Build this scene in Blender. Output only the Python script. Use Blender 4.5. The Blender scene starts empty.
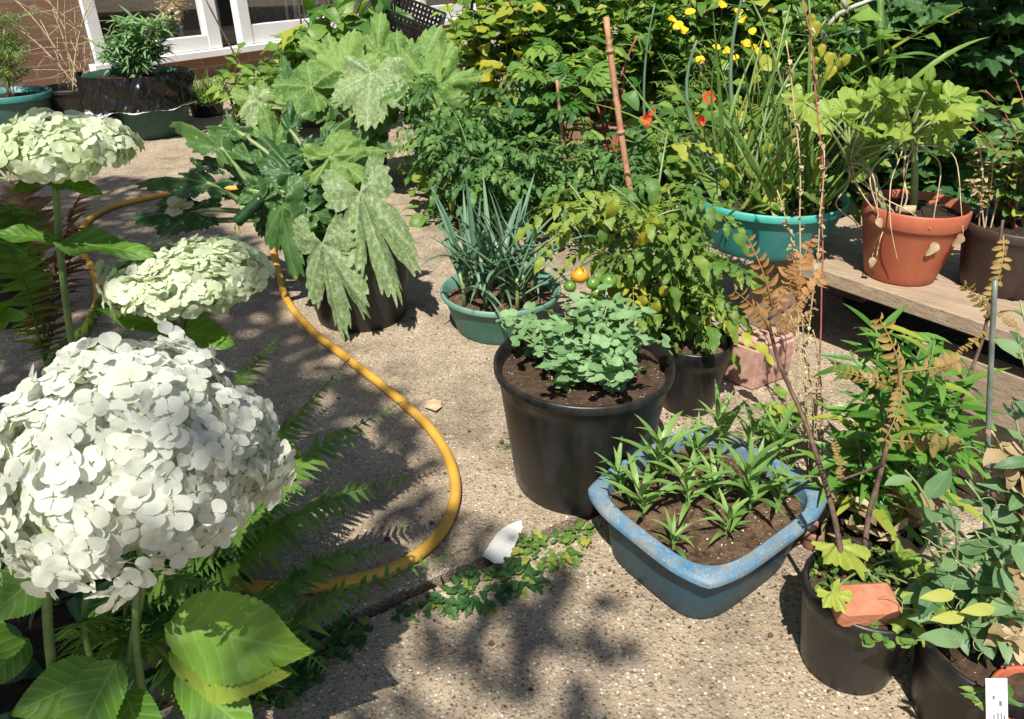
import bpy, math, random
import numpy as np
from mathutils import Vector, Matrix, noise as mnoise
random.seed(7)
rnd = random.random
def ru(a, b): return a + (b - a) * random.random()
PI = math.pi
scn = bpy.context.scene
COL = scn.collection

# ------------------------------------------------------------------ camera geometry
H, F, PITCH, ROLL = .85, 740., math.radians(29.), math.radians(.5)
_r0 = Vector((1, 0, 0)); _u0 = Vector((0, math.sin(PITCH), math.cos(PITCH))); FWD = Vector((0, math.cos(PITCH), -math.sin(PITCH)))
CR = math.cos(ROLL) * _r0 - math.sin(ROLL) * _u0
CU = math.sin(ROLL) * _r0 + math.cos(ROLL) * _u0
EYE = Vector((0, 0, H))
def ray(px, py): return FWD + CR * ((px - 512) / F) + CU * ((359.5 - py) / F)
def G(px, py, z=0.):
    d = ray(px, py); return EYE + d * ((z - H) / d.z)
def V(px, py, y):
    d = ray(px, py); return EYE + d * (y / d.y)
def depth(p): return (p - EYE).dot(FWD)
def pxm(p): return depth(p) / F          # metres per pixel at a point

# ------------------------------------------------------------------ mesh builder
class MB:
    def __init__(s): s.V = []; s.Fc = []; s.UV = []; s.T = []; s.M = []; s.n = 0
    def add(s, v, f, uv=None, tint=.5, mat=0):
        v = np.asarray(v, float); n = len(v)
        s.V.append(v)
        s.UV.append(np.zeros((n, 2)) if uv is None else np.asarray(uv, float))
        s.T.append(np.full(n, tint) if np.isscalar(tint) else np.asarray(tint, float))
        o = s.n
        s.Fc.extend([tuple(i + o for i in q) for q in f]); s.M.extend([mat] * len(f)); s.n += n
    def build(s, name, mats, parent=None, smooth=True, sharp=False):
        me = bpy.data.meshes.new(name)
        if s.n:
            v = np.concatenate(s.V)
            me.from_pydata(v.tolist(), [], s.Fc)
            if not isinstance(mats, (list, tuple)): mats = [mats]
            for m in mats: me.materials.append(m)
            me.polygons.foreach_set('material_index', s.M)
            me.polygons.foreach_set('use_smooth', [smooth] * len(s.Fc))
            a = me.attributes.new('tint', 'FLOAT', 'POINT'); a.data.foreach_set('value', np.concatenate(s.T))
            uvl = me.uv_layers.new(name='UVMap'); uv = np.concatenate(s.UV)
            li = np.empty(len(me.loops), dtype=np.int32); me.loops.foreach_get('vertex_index', li)
            uvl.data.foreach_set('uv', uv[li].ravel())
            if sharp: me.set_sharp_from_angle(angle=math.radians(38))
            me.update()
        o = bpy.data.objects.new(name, me); COL.objects.link(o)
        if parent is not None:
            o.parent = parent
            o.location = Vector((0, 0, 0)) - parent.location
        return o
    def place(s, T, pos, d, up, sc=1., tint=.5, mat=0):
        d = Vector(d).normalized(); up = Vector(up)
        x = d.cross(up)
        if x.length < 1e-4: x = d.cross(Vector((.3, .8, .5)))
        x.normalize(); z = x.cross(d)
        R = np.array([x[:], d[:], z[:]])
        s.add(T[0] @ R * sc + np.array(pos[:]), T[1], T[2], tint, mat)
    def tube(s, pts, r0, r1=None, seg=6, mat=0, tint=.5, cap=True):
        r1 = r0 if r1 is None else r1
        pts = [Vector(p) for p in pts]; n = len(pts)
        vs = []; uv = []
        t = (pts[1] - pts[0]).normalized()
        nrm = t.orthogonal().normalized()
        for i, p in enumerate(pts):
            t2 = (pts[min(i + 1, n - 1)] - pts[max(i - 1, 0)]).normalized()
            nrm = (nrm - t2 * nrm.dot(t2)).normalized(); b = t2.cross(nrm)
            r = r0 + (r1 - r0) * i / (n - 1)
            if hasattr(tint, '__call__'): r *= 1
            for k in range(seg):
                a = 2 * PI * k / seg
                vs.append((p + nrm * (math.cos(a) * r) + b * (math.sin(a) * r))[:]); uv.append((k / seg, i / (n - 1)))
        f = [(i * seg + k, i * seg + (k + 1) % seg, (i + 1) * seg + (k + 1) % seg, (i + 1) * seg + k) for i in range(n - 1) for k in range(seg)]
        if cap: f += [tuple(range(seg))[::-1], tuple((n - 1) * seg + k for k in range(seg))]
        s.add(vs, f, uv, tint, mat)
    def box(s, o, ax, ay, az, mat=0, tint=.5, bev=0.):
        """box from corner o with edge vectors; bevelled by chamfer bev"""
        o = Vector(o); ax, ay, az = Vector(ax), Vector(ay), Vector(az)
        c = o + (ax + ay + az) / 2
        L = [ax.length / 2, ay.length / 2, az.length / 2]; D = [ax.normalized(), ay.normalized(), az.normalized()]
        if bev <= 0:
            vs = [(c + D[0] * (L[0] * i) + D[1] * (L[1] * j) + D[2] * (L[2] * k))[:] for i in (-1, 1) for j in (-1, 1) for k in (-1, 1)]
            f = [(0, 1, 3, 2), (4, 6, 7, 5), (0, 4, 5, 1), (2, 3, 7, 6), (0, 2, 6, 4), (1, 5, 7, 3)]
        else:
            vs = []; idx = {}
            for i in (-1, 1):
                for j in (-1, 1):
                    for k in (-1, 1):
                        for a in range(3):
                            w = [L[0], L[1], L[2]]
                            for q in range(3):
                                if q != a: w[q] -= bev
                            idx[(i, j, k, a)] = len(vs)
                            vs.append((c + D[0] * (w[0] * i) + D[1] * (w[1] * j) + D[2] * (w[2] * k))[:])
            f = []
            for a in range(3):
                b, e = [q for q in range(3) if q != a]
                for sg in (-1, 1):
                    q = []
                    for (u, v_) in ((-1, -1), (1, -1), (1, 1), (-1, 1)):
                        t = [0, 0, 0]; t[a] = sg; t[b] = u; t[e] = v_; q.append(idx[(*t, a)])
                    f.append(tuple(q))
            for a in range(3):
                b, e = [q for q in range(3) if q != a]
                for u in (-1, 1):
                    for v_ in (-1, 1):
                        t1 = [0, 0, 0]; t1[a] = -1; t1[b] = u; t1[e] = v_; t2 = list(t1); t2[a] = 1
                        f.append((idx[(*t1, b)], idx[(*t2, b)], idx[(*t2, e)], idx[(*t1, e)]))
            for i in (-1, 1):
                for j in (-1, 1):
                    for k in (-1, 1): f.append((idx[(i, j, k, 0)], idx[(i, j, k, 1)], idx[(i, j, k, 2)]))
        s.add(vs, f, [(0, 0)] * len(vs), tint, mat)
    def lathe(s, prof, c, seg=48, mat=0, tint=.5, wob=0., tilt=(0, 0), cap=True):
        vs = []; uv = []
        ph = ru(0, 6)
        for i, (r, z) in enumerate(prof):
            for k in range(seg):
                a = 2 * PI * k / seg
                q = r * (1 + wob * math.sin(2 * a + ph) + wob * .5 * math.sin(3 * a + ph * 2))
                vs.append((c[0] + q * math.cos(a) + z * tilt[0], c[1] + q * math.sin(a) + z * tilt[1], c[2] + z)); uv.append((k / seg, z))
        f = [(i * seg + k, i * seg + (k + 1) % seg, (i + 1) * seg + (k + 1) % seg, (i + 1) * seg + k) for i in range(len(prof) - 1) for k in range(seg)]
        if cap and prof[0][0] > 1e-6: f.append(tuple(range(seg))[::-1])
        s.add(vs, f, uv, tint, mat)

def tag(o, label, cat, group=None, kind=None):
    o['label'] = label; o['category'] = cat
    if group: o['group'] = group
    if kind: o['kind'] = kind
    return o
def empty(name, loc, label, cat, group=None):
    o = bpy.data.objects.new(name, None); COL.objects.link(o); o.location = loc; o.empty_display_size = .05
    return tag(o, label, cat, group)
def struct(o): o['kind'] = 'structure'; return o

# ------------------------------------------------------------------ materials
def mat_new(name):
    m = bpy.data.materials.new(name); m.use_nodes = True
    nt = m.node_tree; nt.nodes.clear()
    out = nt.nodes.new('ShaderNodeOutputMaterial')
    return m, nt, out
def N(nt, t, **kw):
    n = nt.nodes.new(t)
    for k, v in kw.items():
        if k.startswith('i_'):
            key = k[2:]; n.inputs[int(key) if key.isdigit() else key].default_value = v
        else: setattr(n, k, v)
    return n
def L(nt, a, b): nt.links.new(a, b)
def mixc(nt, fac, a, b, blend='MIX'):
    n = nt.nodes.new('ShaderNodeMix'); n.data_type = 'RGBA'; n.blend_type = blend
    for sock, v in ((n.inputs[0], fac), (n.inputs[6], a), (n.inputs[7], b)):
        if hasattr(v, 'links') or isinstance(v, bpy.types.NodeSocket): L(nt, v, sock)
        elif isinstance(v, (tuple, list)): sock.default_value = (*v[:3], 1)
        else: sock.default_value = v
    return n.outputs[2]
def ramp(nt, src, stops):
    n = nt.nodes.new('ShaderNodeValToRGB'); cr = n.color_ramp
    while len(cr.elements) < len(stops): cr.elements.new(.5)
    for e, (p, c) in zip(cr.elements, stops):
        e.position = p; e.color = (*c, 1) if isinstance(c, tuple) else (c, c, c, 1)
    L(nt, src, n.inputs[0]); return n.outputs[0]
def math_(nt, op, a, b=None):
    n = nt.nodes.new('ShaderNodeMath'); n.operation = op
    for sock, v in ((n.inputs[0], a), (n.inputs[1], b)):
        if v is None: continue
        if isinstance(v, bpy.types.NodeSocket): L(nt, v, sock)
        else: sock.default_value = v
    return n.outputs[0]
def tex_noise(nt, co, scale, detail=3., rough=.55):
    n = N(nt, 'ShaderNodeTexNoise'); n.inputs['Scale'].default_value = scale; n.inputs['Detail'].default_value = detail; n.inputs['Roughness'].default_value = rough
    L(nt, co, n.inputs['Vector']); return n.outputs['Fac']
def tex_vor(nt, co, scale, out='Distance', feature='F1'):
    n = N(nt, 'ShaderNodeTexVoronoi', feature=feature); n.inputs['Scale'].default_value = scale
    L(nt, co, n.inputs['Vector']); return n.outputs[out]
def objco(nt): return N(nt, 'ShaderNodeTexCoord').outputs['Object']
def bump(nt, h, strength=.4, dist=.002):
    n = N(nt, 'ShaderNodeBump'); n.inputs['Strength'].default_value = strength; n.inputs['Distance'].default_value = dist
    L(nt, h, n.inputs['Height']); return n.outputs[0]
def princ(nt, out, col, rough=.5, spec=.5, nrm=None):
    b = N(nt, 'ShaderNodeBsdfPrincipled')
    for key, v in (('Base Color', col), ('Roughness', rough)):
        if isinstance(v, bpy.types.NodeSocket): L(nt, v, b.inputs[key])
        else: b.inputs[key].default_value = (*v, 1) if isinstance(v, tuple) else v
    b.inputs['Specular IOR Level'].default_value = spec
    if nrm is not None: L(nt, nrm, b.inputs['Normal'])
    if out is not None: L(nt, b.outputs[0], out.inputs[0])
    return b

def leaf_mat(name, c1, c2, vein=None, trans=.3, rough=.45, mottle=None, spots=None, spec=.4, veinw=.07, bumpy=.5, sidev=.18, ttint=(1.15, 1.25, .55), msc=45, yel=0.):
    m, nt, out = mat_new(name); co = objco(nt)
    at = N(nt, 'ShaderNodeAttribute', attribute_name='tint').outputs['Fac']
    nz = tex_noise(nt, co, 35, 3)
    fac = math_(nt, 'ADD', math_(nt, 'MULTIPLY', nz, .7), math_(nt, 'SUBTRACT', math_(nt, 'MULTIPLY', at, 1.25), .5))
    n = N(nt, 'ShaderNodeClamp'); L(nt, fac, n.inputs[0]); fac = n.outputs[0]
    col = mixc(nt, fac, c1, c2)
    if yel: col = mixc(nt, math_(nt, 'MULTIPLY', ramp(nt, at, [(.86, 0.), (.93, 1.)]), yel), col, (.42, .40, .06))
    uv = N(nt, 'ShaderNodeSeparateXYZ'); L(nt, N(nt, 'ShaderNodeTexCoord').outputs['UV'], uv.inputs[0])
    au = math_(nt, 'ABSOLUTE', uv.outputs[0])
    side = math_(nt, 'SINE', math_(nt, 'ADD', math_(nt, 'MULTIPLY', uv.outputs[1], 48), math_(nt, 'MULTIPLY', au, -10)))
    hgt = math_(nt, 'ADD', math_(nt, 'MULTIPLY', side, .12 if vein else 0.), nz)
    if vein:
        v1 = ramp(nt, au, [(0., 1.), (veinw, 0.)]); v2 = math_(nt, 'MULTIPLY', ramp(nt, side, [(.7, 0.), (1., 1.)]), sidev)
        vv = math_(nt, 'MAXIMUM', v1, v2)
        col = mixc(nt, math_(nt, 'MULTIPLY', vv, .65), col, vein)
    if mottle:
        mc, amt = mottle
        mz = tex_noise(nt, co, msc, 6, .75); ms = ramp(nt, mz, [(.56 - amt, 0.), (.74 - amt, 1.)])
        col = mixc(nt, math_(nt, 'MULTIPLY', ms, .75), col, mc)
    if spots:
        sz = tex_noise(nt, co, 60, 3, .6); ss = ramp(nt, sz, [(.62, 0.), (.68, 1.)])
        col = mixc(nt, math_(nt, 'MULTIPLY', ss, .8), col, spots)
    nrm = bump(nt, hgt, bumpy, .0015)
    b = princ(nt, None, col, rough, spec, nrm)
    t = N(nt, 'ShaderNodeBsdfTranslucent')
    L(nt, mixc(nt, 1., col, ttint, 'MULTIPLY'), t.inputs[0]); L(nt, nrm, t.inputs['Normal'])
    mx = N(nt, 'ShaderNodeMixShader'); mx.inputs[0].default_value = trans
    L(nt, b.outputs[0], mx.inputs[1]); L(nt, t.outputs[0], mx.inputs[2]); L(nt, mx.outputs[0], out.inputs[0])
    return m
def simple_mat(name, c1, c2, scale=20, rough=.5, spec=.5, bstr=.15, bd=.001, detail=4, lo=.35, hi=.65, third=None):
    m, nt, out = mat_new(name); co = objco(nt)
    nz = tex_noise(nt, co, scale, detail, .6)
    col = mixc(nt, ramp(nt, nz, [(lo, 0.), (hi, 1.)]), c1, c2)
    if third:
        z2 = tex_noise(nt, co, scale * third[1], 4, .65); col = mixc(nt, ramp(nt, z2, [(third[2], 0.), (third[2] + .1, 1.)]), col, third[0])
    princ(nt, out, col, rough, spec, bump(nt, nz, bstr, bd)); return m

def concrete_mat():
    m, nt, out = mat_new('exposed_concrete'); co = N(nt, 'ShaderNodeNewGeometry').outputs['Position']
    big = tex_noise(nt, co, 2.2, 4, .6); mid = tex_noise(nt, co, 14, 5, .65); fine = tex_noise(nt, co, 420, 2, .6)
    col = mixc(nt, ramp(nt, big, [(.3, 0.), (.7, 1.)]), (.36, .29, .205), (.46, .375, .27))
    col = mixc(nt, ramp(nt, mid, [(.35, 0.), (.6, .5)]), col, (.25, .185, .125))
    vc = N(nt, 'ShaderNodeTexVoronoi'); vc.inputs['Scale'].default_value = 185; L(nt, co, vc.inputs['Vector'])
    sx = N(nt, 'ShaderNodeSeparateXYZ'); L(nt, vc.outputs['Color'], sx.inputs[0])
    peb = ramp(nt, sx.outputs[0], [(0., (.13, .1, .07)), (.2, (.24, .18, .125)), (.42, (.42, .34, .24)), (.6, (.34, .27, .195)), (.8, (.52, .44, .32)), (.93, (.66, .6, .49)), (1., (.82, .78, .7))])
    inside = ramp(nt, vc.outputs['Distance'], [(.25, 1.), (.55, 0.)])
    pick = ramp(nt, sx.outputs[1], [(.15, 0.), (.2, 1.)])
    col = mixc(nt, math_(nt, 'MULTIPLY', inside, math_(nt, 'MULTIPLY', pick, .95)), col, peb)
    v2 = N(nt, 'ShaderNodeTexVoronoi'); v2.inputs['Scale'].default_value = 62; L(nt, co, v2.inputs['Vector'])
    s2 = N(nt, 'ShaderNodeSeparateXYZ'); L(nt, v2.outputs['Color'], s2.inputs[0])
    peb2 = ramp(nt, s2.outputs[0], [(0., (.22, .13, .085)), (.4, (.36, .25, .16)), (.7, (.45, .33, .2)), (1., (.3, .28, .26))])
    in2 = math_(nt, 'MULTIPLY', ramp(nt, v2.outputs['Distance'], [(.22, 1.), (.32, 0.)]), ramp(nt, s2.outputs[1], [(.72, 0.), (.76, 1.)]))
    col = mixc(nt, math_(nt, 'MULTIPLY', in2, .85), col, peb2)
    pits = ramp(nt, tex_noise(nt, co, 150, 3, .7), [(.33, 1.), (.42, 0.)])
    col = mixc(nt, math_(nt, 'MULTIPLY', pits, .6), col, (.09, .07, .05))
    dirt = ramp(nt, tex_noise(nt, co, 5.5, 6, .7), [(.5, 0.), (.66, 1.)])
    col = mixc(nt, math_(nt, 'MULTIPLY', dirt, .62), col, (.13, .098, .07))
    st = ramp(nt, tex_noise(nt, co, 1.3, 5, .7), [(.5, 0.), (.62, 1.)])
    col = mixc(nt, math_(nt, 'MULTIPLY', st, .45), col, (.12, .095, .075))
    hgt = math_(nt, 'ADD', math_(nt, 'MULTIPLY', inside, .7), math_(nt, 'ADD', math_(nt, 'MULTIPLY', in2, 1.2), math_(nt, 'SUBTRACT', fine, pits)))
    princ(nt, out, col, .85, .25, bump(nt, hgt, .8, .0022)); return m
def soil_mat(name='potting_soil', c=((.035, .022, .014), (.10, .066, .042)), perl=.8):
    m, nt, out = mat_new(name); co = N(nt, 'ShaderNodeNewGeometry').outputs['Position']
    a = tex_noise(nt, co, 90, 6, .7); b = tex_noise(nt, co, 18, 3)
    col = mixc(nt, ramp(nt, math_(nt, 'ADD', math_(nt, 'MULTIPLY', a, .7), math_(nt, 'MULTIPLY', b, .3)), [(.38, 0.), (.62, 1.)]), c[0], c[1])
    v = N(nt, 'ShaderNodeTexVoronoi'); v.inputs['Scale'].default_value = 210; L(nt, co, v.inputs['Vector'])
    s = N(nt, 'ShaderNodeSeparateXYZ'); L(nt, v.outputs['Color'], s.inputs[0])
    sel = math_(nt, 'MULTIPLY', ramp(nt, v.outputs['Distance'], [(.3, 1.), (.4, 0.)]), ramp(nt, s.outputs[0], [(1 - .16 * perl, 0.), (1.02 - .16 * perl, 1.)]))
    col = mixc(nt, sel, col, ramp(nt, s.outputs[1], [(0., (.3, .2, .12)), (.5, (.16, .1, .06)), (.7, (.45, .38, .28)), (1., (.66, .6, .5))]))
    princ(nt, out, col, .95, .15, bump(nt, math_(nt, 'ADD', a, math_(nt, 'MULTIPLY', sel, .6)), 1., .006)); return m
def plastic_mat(name, c, dust=(.2, .17, .14), amt=.35, rough=.42):
    m, nt, out = mat_new(name); co = objco(nt)
    mp = N(nt, 'ShaderNodeMapping'); mp.inputs['Scale'].default_value = (1, 1, .25); L(nt, co, mp.inputs[0])
    a = tex_noise(nt, mp.outputs[0], 26, 6, .7); b = tex_noise(nt, co, 7, 3); sp = tex_noise(nt, co, 170, 2)
    f = math_(nt, 'MULTIPLY', ramp(nt, a, [(.42, 0.), (.72, 1.)]), amt)
    f = math_(nt, 'ADD', f, math_(nt, 'MULTIPLY', ramp(nt, sp, [(.66, 0.), (.72, 1.)]), amt * .9))
    col = mixc(nt, f, c, dust)
    col = mixc(nt, math_(nt, 'MULTIPLY', ramp(nt, b, [(.4, 0.), (.65, 1.)]), amt * .35), col, dust)
    princ(nt, out, col, ramp(nt, a, [(.3, rough - .08), (.7, rough + .2)]), .45, bump(nt, a, .12, .001)); return m
def wood_mat(name, c1, c2, axis, scale=9):
    m, nt, out = mat_new(name); co = N(nt, 'ShaderNodeNewGeometry').outputs['Position']
    ang = math.atan2(axis[1], axis[0])
    mp = N(nt, 'ShaderNodeMapping'); mp.vector_type = 'POINT'; mp.inputs['Rotation'].default_value = (0, 0, -ang)
    L(nt, co, mp.inputs[0])
    m2 = N(nt, 'ShaderNodeMapping'); m2.inputs['Scale'].default_value = (1, 12, 12) if abs(axis[2]) < .5 else (12, 12, 1); L(nt, mp.outputs[0], m2.inputs[0])
    a = tex_noise(nt, m2.outputs[0], scale, 6, .65); b = tex_noise(nt, m2.outputs[0], scale * 3, 3, .6); d = tex_noise(nt, co, 14, 4, .65)
    col = mixc(nt, ramp(nt, a, [(.35, 0.), (.68, 1.)]), c1, c2)
    col = mixc(nt, math_(nt, 'MULTIPLY', ramp(nt, b, [(.3, 1.), (.4, 0.)]), .55), col, tuple(x * .35 for x in c1))
    col = mixc(nt, math_(nt, 'MULTIPLY', ramp(nt, d, [(.5, 0.), (.7, 1.)]), .4), col, (.2, .17, .14))
    princ(nt, out, col, .8, .25, bump(nt, math_(nt, 'ADD', a, b), .6, .002)); return m
def brick_mat():
    m, nt, out = mat_new('red_brickwork'); uv = N(nt, 'ShaderNodeTexCoord').outputs['UV']
    br = N(nt, 'ShaderNodeTexBrick'); L(nt, uv, br.inputs['Vector'])
    br.inputs['Scale'].default_value = 1.; br.inputs['Brick Width'].default_value = .225; br.inputs['Row Height'].default_value = .075
    br.inputs['Mortar Size'].default_value = .007; br.inputs['Color1'].default_value = (.22, .115, .075, 1); br.inputs['Color2'].default_value = (.29, .165, .105, 1); br.inputs['Mortar'].default_value = (.3, .24, .18, 1)
    nz = tex_noise(nt, uv, 30, 5, .7)
    col = mixc(nt, ramp(nt, nz, [(.35, 0.), (.75, .7)]), br.outputs['Color'], (.2, .12, .09))
    princ(nt, out, col, .9, .2, bump(nt, math_(nt, 'SUBTRACT', math_(nt, 'MULTIPLY', nz, .4), br.outputs['Fac']), .7, .006)); return m

M = {}
M['concrete'] = concrete_mat()
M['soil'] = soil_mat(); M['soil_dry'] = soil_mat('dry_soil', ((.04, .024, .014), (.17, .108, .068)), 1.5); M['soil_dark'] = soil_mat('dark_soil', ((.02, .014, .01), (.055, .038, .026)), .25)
M['black'] = plastic_mat('black_plastic', (.007, .007, .0075), (.055, .05, .043), .34, .34)
M['black_old'] = plastic_mat('worn_black_plastic', (.012, .012, .0115), (.11, .1, .085), .35, .48)
M['green_tub'] = plastic_mat('green_plastic', (.022, .115, .085), (.2, .24, .19), .3)
M['green_rim'] = plastic_mat('faded_green_plastic', (.075, .24, .18), (.36, .38, .3), .4)
M['dark_green'] = plastic_mat('dark_green_plastic', (.018, .085, .06), (.15, .17, .13), .3)
M['turq'] = plastic_mat('turquoise_plastic', (.022, .21, .19), (.22, .32, .28), .25)
M['turq_rim'] = plastic_mat('turquoise_rim_plastic', (.03, .36, .3), (.3, .4, .34), .2)
M['terra'] = plastic_mat('terracotta_plastic', (.36, .085, .04), (.45, .2, .12), .3, .45)
M['terra_dull'] = plastic_mat('dull_terracotta', (.26, .11, .07), (.3, .22, .17), .5, .7)
M['brown_pot'] = plastic_mat('brown_plastic', (.03, .017, .013), (.1, .07, .055), .3)
M['grey_pot'] = plastic_mat('grey_plastic', (.12, .13, .135), (.25, .24, .22), .35)
M['bowl_in'] = plastic_mat('worn_blue_plastic', (.06, .18, .30), (.24, .27, .27), .9, .55)
def bowl_wear():
    m = M['bowl_in']; nt = m.node_tree; b = [n for n in nt.nodes if n.type == 'BSDF_PRINCIPLED'][0]; src = b.inputs['Base Color'].links[0].from_socket; co = objco(nt)
    d = ramp(nt, tex_noise(nt, co, 55, 8, .75), [(.52, 0.), (.57, 1.)]); e = ramp(nt, tex_noise(nt, co, 260, 3, .7), [(.6, 0.), (.64, 1.)])
    c_ = mixc(nt, math_(nt, 'MULTIPLY', d, .6), src, (.20, .17, .13)); c_ = mixc(nt, math_(nt, 'MULTIPLY', e, .5), c_, (.40, .41, .40)); L(nt, c_, b.inputs['Base Color'])
bowl_wear()
M['bowl_out'] = plastic_mat('shaded_blue_plastic', (.014, .06, .088), (.06, .085, .095), .2, .4)  # outer wall darkened: shade under the rim is put into its blue
M['sheet'] = plastic_mat('black_sheeting', (.006, .006, .0065), (.03, .03, .03), .1, .2)
M['sheet_in'] = plastic_mat('white_sheeting', (.55, .54, .57), (.35, .33, .4), .4, .35)
M['sheet_maroon'] = plastic_mat('maroon_print', (.08, .02, .035), (.2, .12, .13), .5, .4)
M['hose'] = plastic_mat('yellow_hose', (.64, .34, .04), (.30, .2, .08), .5, .45)
M['wood'] = wood_mat('weathered_timber', (.27, .195, .13), (.41, .315, .22), (.8, -.6, 0))
M['wood_post'] = wood_mat('weathered_post', (.2, .14, .085), (.34, .24, .15), (0, 0, 1), 6)
M['block'] = simple_mat('concrete_block', (.36, .2, .155), (.5, .31, .25), 60, .9, .2, .5, .002, third=((.22, .15, .12), .2, .52))
M['brick_bit'] = simple_mat('old_brick', (.36, .13, .07), (.46, .2, .12), 45, .9, .2, .9, .004, third=((.4, .27, .2), .9, .6))
M['brickwall'] = brick_mat()
M['upvc'] = simple_mat('white_frame', (.72, .72, .70), (.8, .8, .79), 4, .35, .5, .02)
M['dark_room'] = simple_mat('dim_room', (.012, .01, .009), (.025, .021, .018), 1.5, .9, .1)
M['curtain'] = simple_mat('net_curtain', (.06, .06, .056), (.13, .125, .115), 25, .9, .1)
M['paper'] = simple_mat('white_paper', (.60, .59, .55), (.70, .69, .66), 60, .8, .2, .3, .001)
M['dryleaf'] = simple_mat('dry_leaf', (.42, .28, .16), (.58, .44, .28), 40, .8, .2, .4)
M['cane'] = simple_mat('bamboo', (.33, .16, .085), (.46, .26, .14), 40, .6, .3, .3, third=((.12, .07, .05), .4, .58))
M['straw'] = simple_mat('straw', (.36, .26, .15), (.56, .44, .28), 60, .8, .2, .2)
M['twig'] = simple_mat('brown_twig', (.055, .032, .025), (.16, .1, .07), 70, .7, .3, .5)
M['greytwig'] = simple_mat('grey_branch', (.32, .3, .27), (.5, .47, .42), 70, .8, .2, .4)
M['metal'] = simple_mat('grey_metal', (.10, .125, .105), (.17, .2, .175), 50, .45, .5, .1)
M['redstem'] = simple_mat('red_stem', (.34, .07, .06), (.42, .15, .11), 40, .6, .3, .1)
M['stem'] = simple_mat('green_stem', (.075, .14, .035), (.13, .2, .06), 40, .5, .4, .1)
M['palestem'] = simple_mat('pale_stem', (.17, .24, .09), (.26, .31, .13), 40, .5, .4, .1)
M['glassy'] = None
m, nt, out = mat_new('window_glass'); gl = N(nt, 'ShaderNodeBsdfGlossy'); gl.inputs['Roughness'].default_value = .02
tr = N(nt, 'ShaderNodeBsdfTransparent'); mx = N(nt, 'ShaderNodeMixShader'); mx.inputs[0].default_value = .12
L(nt, tr.outputs[0], mx.inputs[1]); L(nt, gl.outputs[0], mx.inputs[2]); L(nt, mx.outputs[0], out.inputs[0]); M['glassy'] = m
LM = {}
LM['courg'] = leaf_mat('courgette_leaf', (.026, .085, .026), (.095, .19, .045), (.17, .28, .09), .28, .45, spots=(.3, .37, .22), bumpy=.9)
LM['courg_pale'] = leaf_mat('mildewed_courgette_leaf', (.1, .19, .055), (.22, .31, .11), (.36, .42, .22), .25, .7, mottle=((.48, .53, .38), .10), spec=.2, bumpy=.9, msc=95, sidev=.5)
LM['courg_mid'] = leaf_mat('pale_courgette_leaf', (.07, .165, .03), (.2, .32, .07), (.3, .42, .15), .3, .6, mottle=((.36, .43, .25), .05), spec=.25, bumpy=.9, msc=90, sidev=.4)
LM['tomato'] = leaf_mat('tomato_leaf', (.04, .115, .03), (.13, .25, .06), (.14, .24, .07), .33, .5, yel=0.5)
LM['tomato_y'] = leaf_mat('yellowing_tomato_leaf', (.09, .19, .03), (.28, .35, .05), (.24, .3, .08), .35, .5, yel=0.9)
LM['mid'] = leaf_mat('mid_green_leaf', (.055, .15, .025), (.21, .34, .055), (.17, .28, .08), .35, .45, yel=0.75)
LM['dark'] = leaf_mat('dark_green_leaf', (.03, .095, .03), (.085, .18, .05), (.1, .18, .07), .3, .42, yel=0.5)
LM['yellow'] = leaf_mat('yellow_leaf', (.26, .3, .03), (.5, .44, .05), (.36, .36, .1), .4, .5, sidev=.1)
LM['lime'] = leaf_mat('lime_leaf', (.16, .27, .035), (.33, .43, .08), (.3, .4, .12), .4, .5, yel=0.7)
LM['pea'] = leaf_mat('pea_leaf', (.12, .24, .09), (.25, .4, .19), (.3, .43, .24), .28, .55, spec=.25, sidev=.05)
LM['sweetpea'] = leaf_mat('sweet_pea_leaf', (.08, .17, .07), (.2, .31, .14), (.23, .34, .18), .28, .5, sidev=.05, bumpy=.25, yel=0.75)
LM['leek'] = leaf_mat('leek_leaf', (.07, .15, .09), (.19, .3, .19), None, .2, .45)
LM['grass'] = leaf_mat('grass_blade', (.08, .17, .03), (.2, .3, .07), None, .3, .45, yel=0.75)
LM['seedling'] = leaf_mat('seedling_leaf', (.1, .22, .045), (.23, .37, .1), (.28, .4, .16), .3, .4, sidev=.05)
LM['lily'] = leaf_mat('lance_leaf', (.06, .18, .025), (.17, .33, .055), (.19, .33, .08), .35, .36, sidev=.05, yel=0.75)
LM['hyd'] = leaf_mat('hydrangea_leaf', (.065, .18, .018), (.2, .36, .04), (.3, .44, .13), .4, .5, bumpy=1.3, sidev=.5)
LM['hyd_y'] = leaf_mat('eaten_hydrangea_leaf', (.15, .25, .02), (.27, .35, .045), (.34, .42, .14), .4, .5, spots=(.06, .035, .02), sidev=.4, bumpy=1.2)
LM['fern'] = leaf_mat('fern_leaf', (.055, .145, .02), (.18, .31, .05), (.14, .2, .05), .42, .5, bumpy=.2)
LM['fern_brown'] = leaf_mat('brown_fern', (.12, .06, .025), (.22, .13, .05), None, .3, .6)
LM['gold'] = leaf_mat('golden_leaflet', (.17, .13, .03), (.42, .28, .09), (.4, .3, .14), .3, .6, sidev=.05)
LM['gold_red'] = leaf_mat('reddish_leaflet', (.34, .15, .05), (.5, .3, .12), (.36, .26, .1), .3, .6, sidev=.05)
LM['rust'] = leaf_mat('dry_leaf_mass', (.3, .21, .11), (.52, .42, .26), None, .25, .8)
LM['weed'] = leaf_mat('weed_leaf', (.06, .15, .03), (.18, .28, .06), (.2, .3, .1), .3, .5, yel=0.75)
LM['petal'] = leaf_mat('white_petal', (.64, .66, .57), (.80, .80, .745), None, .5, .6, spec=.1, bumpy=.3, ttint=(1., 1.02, .94))
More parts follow.
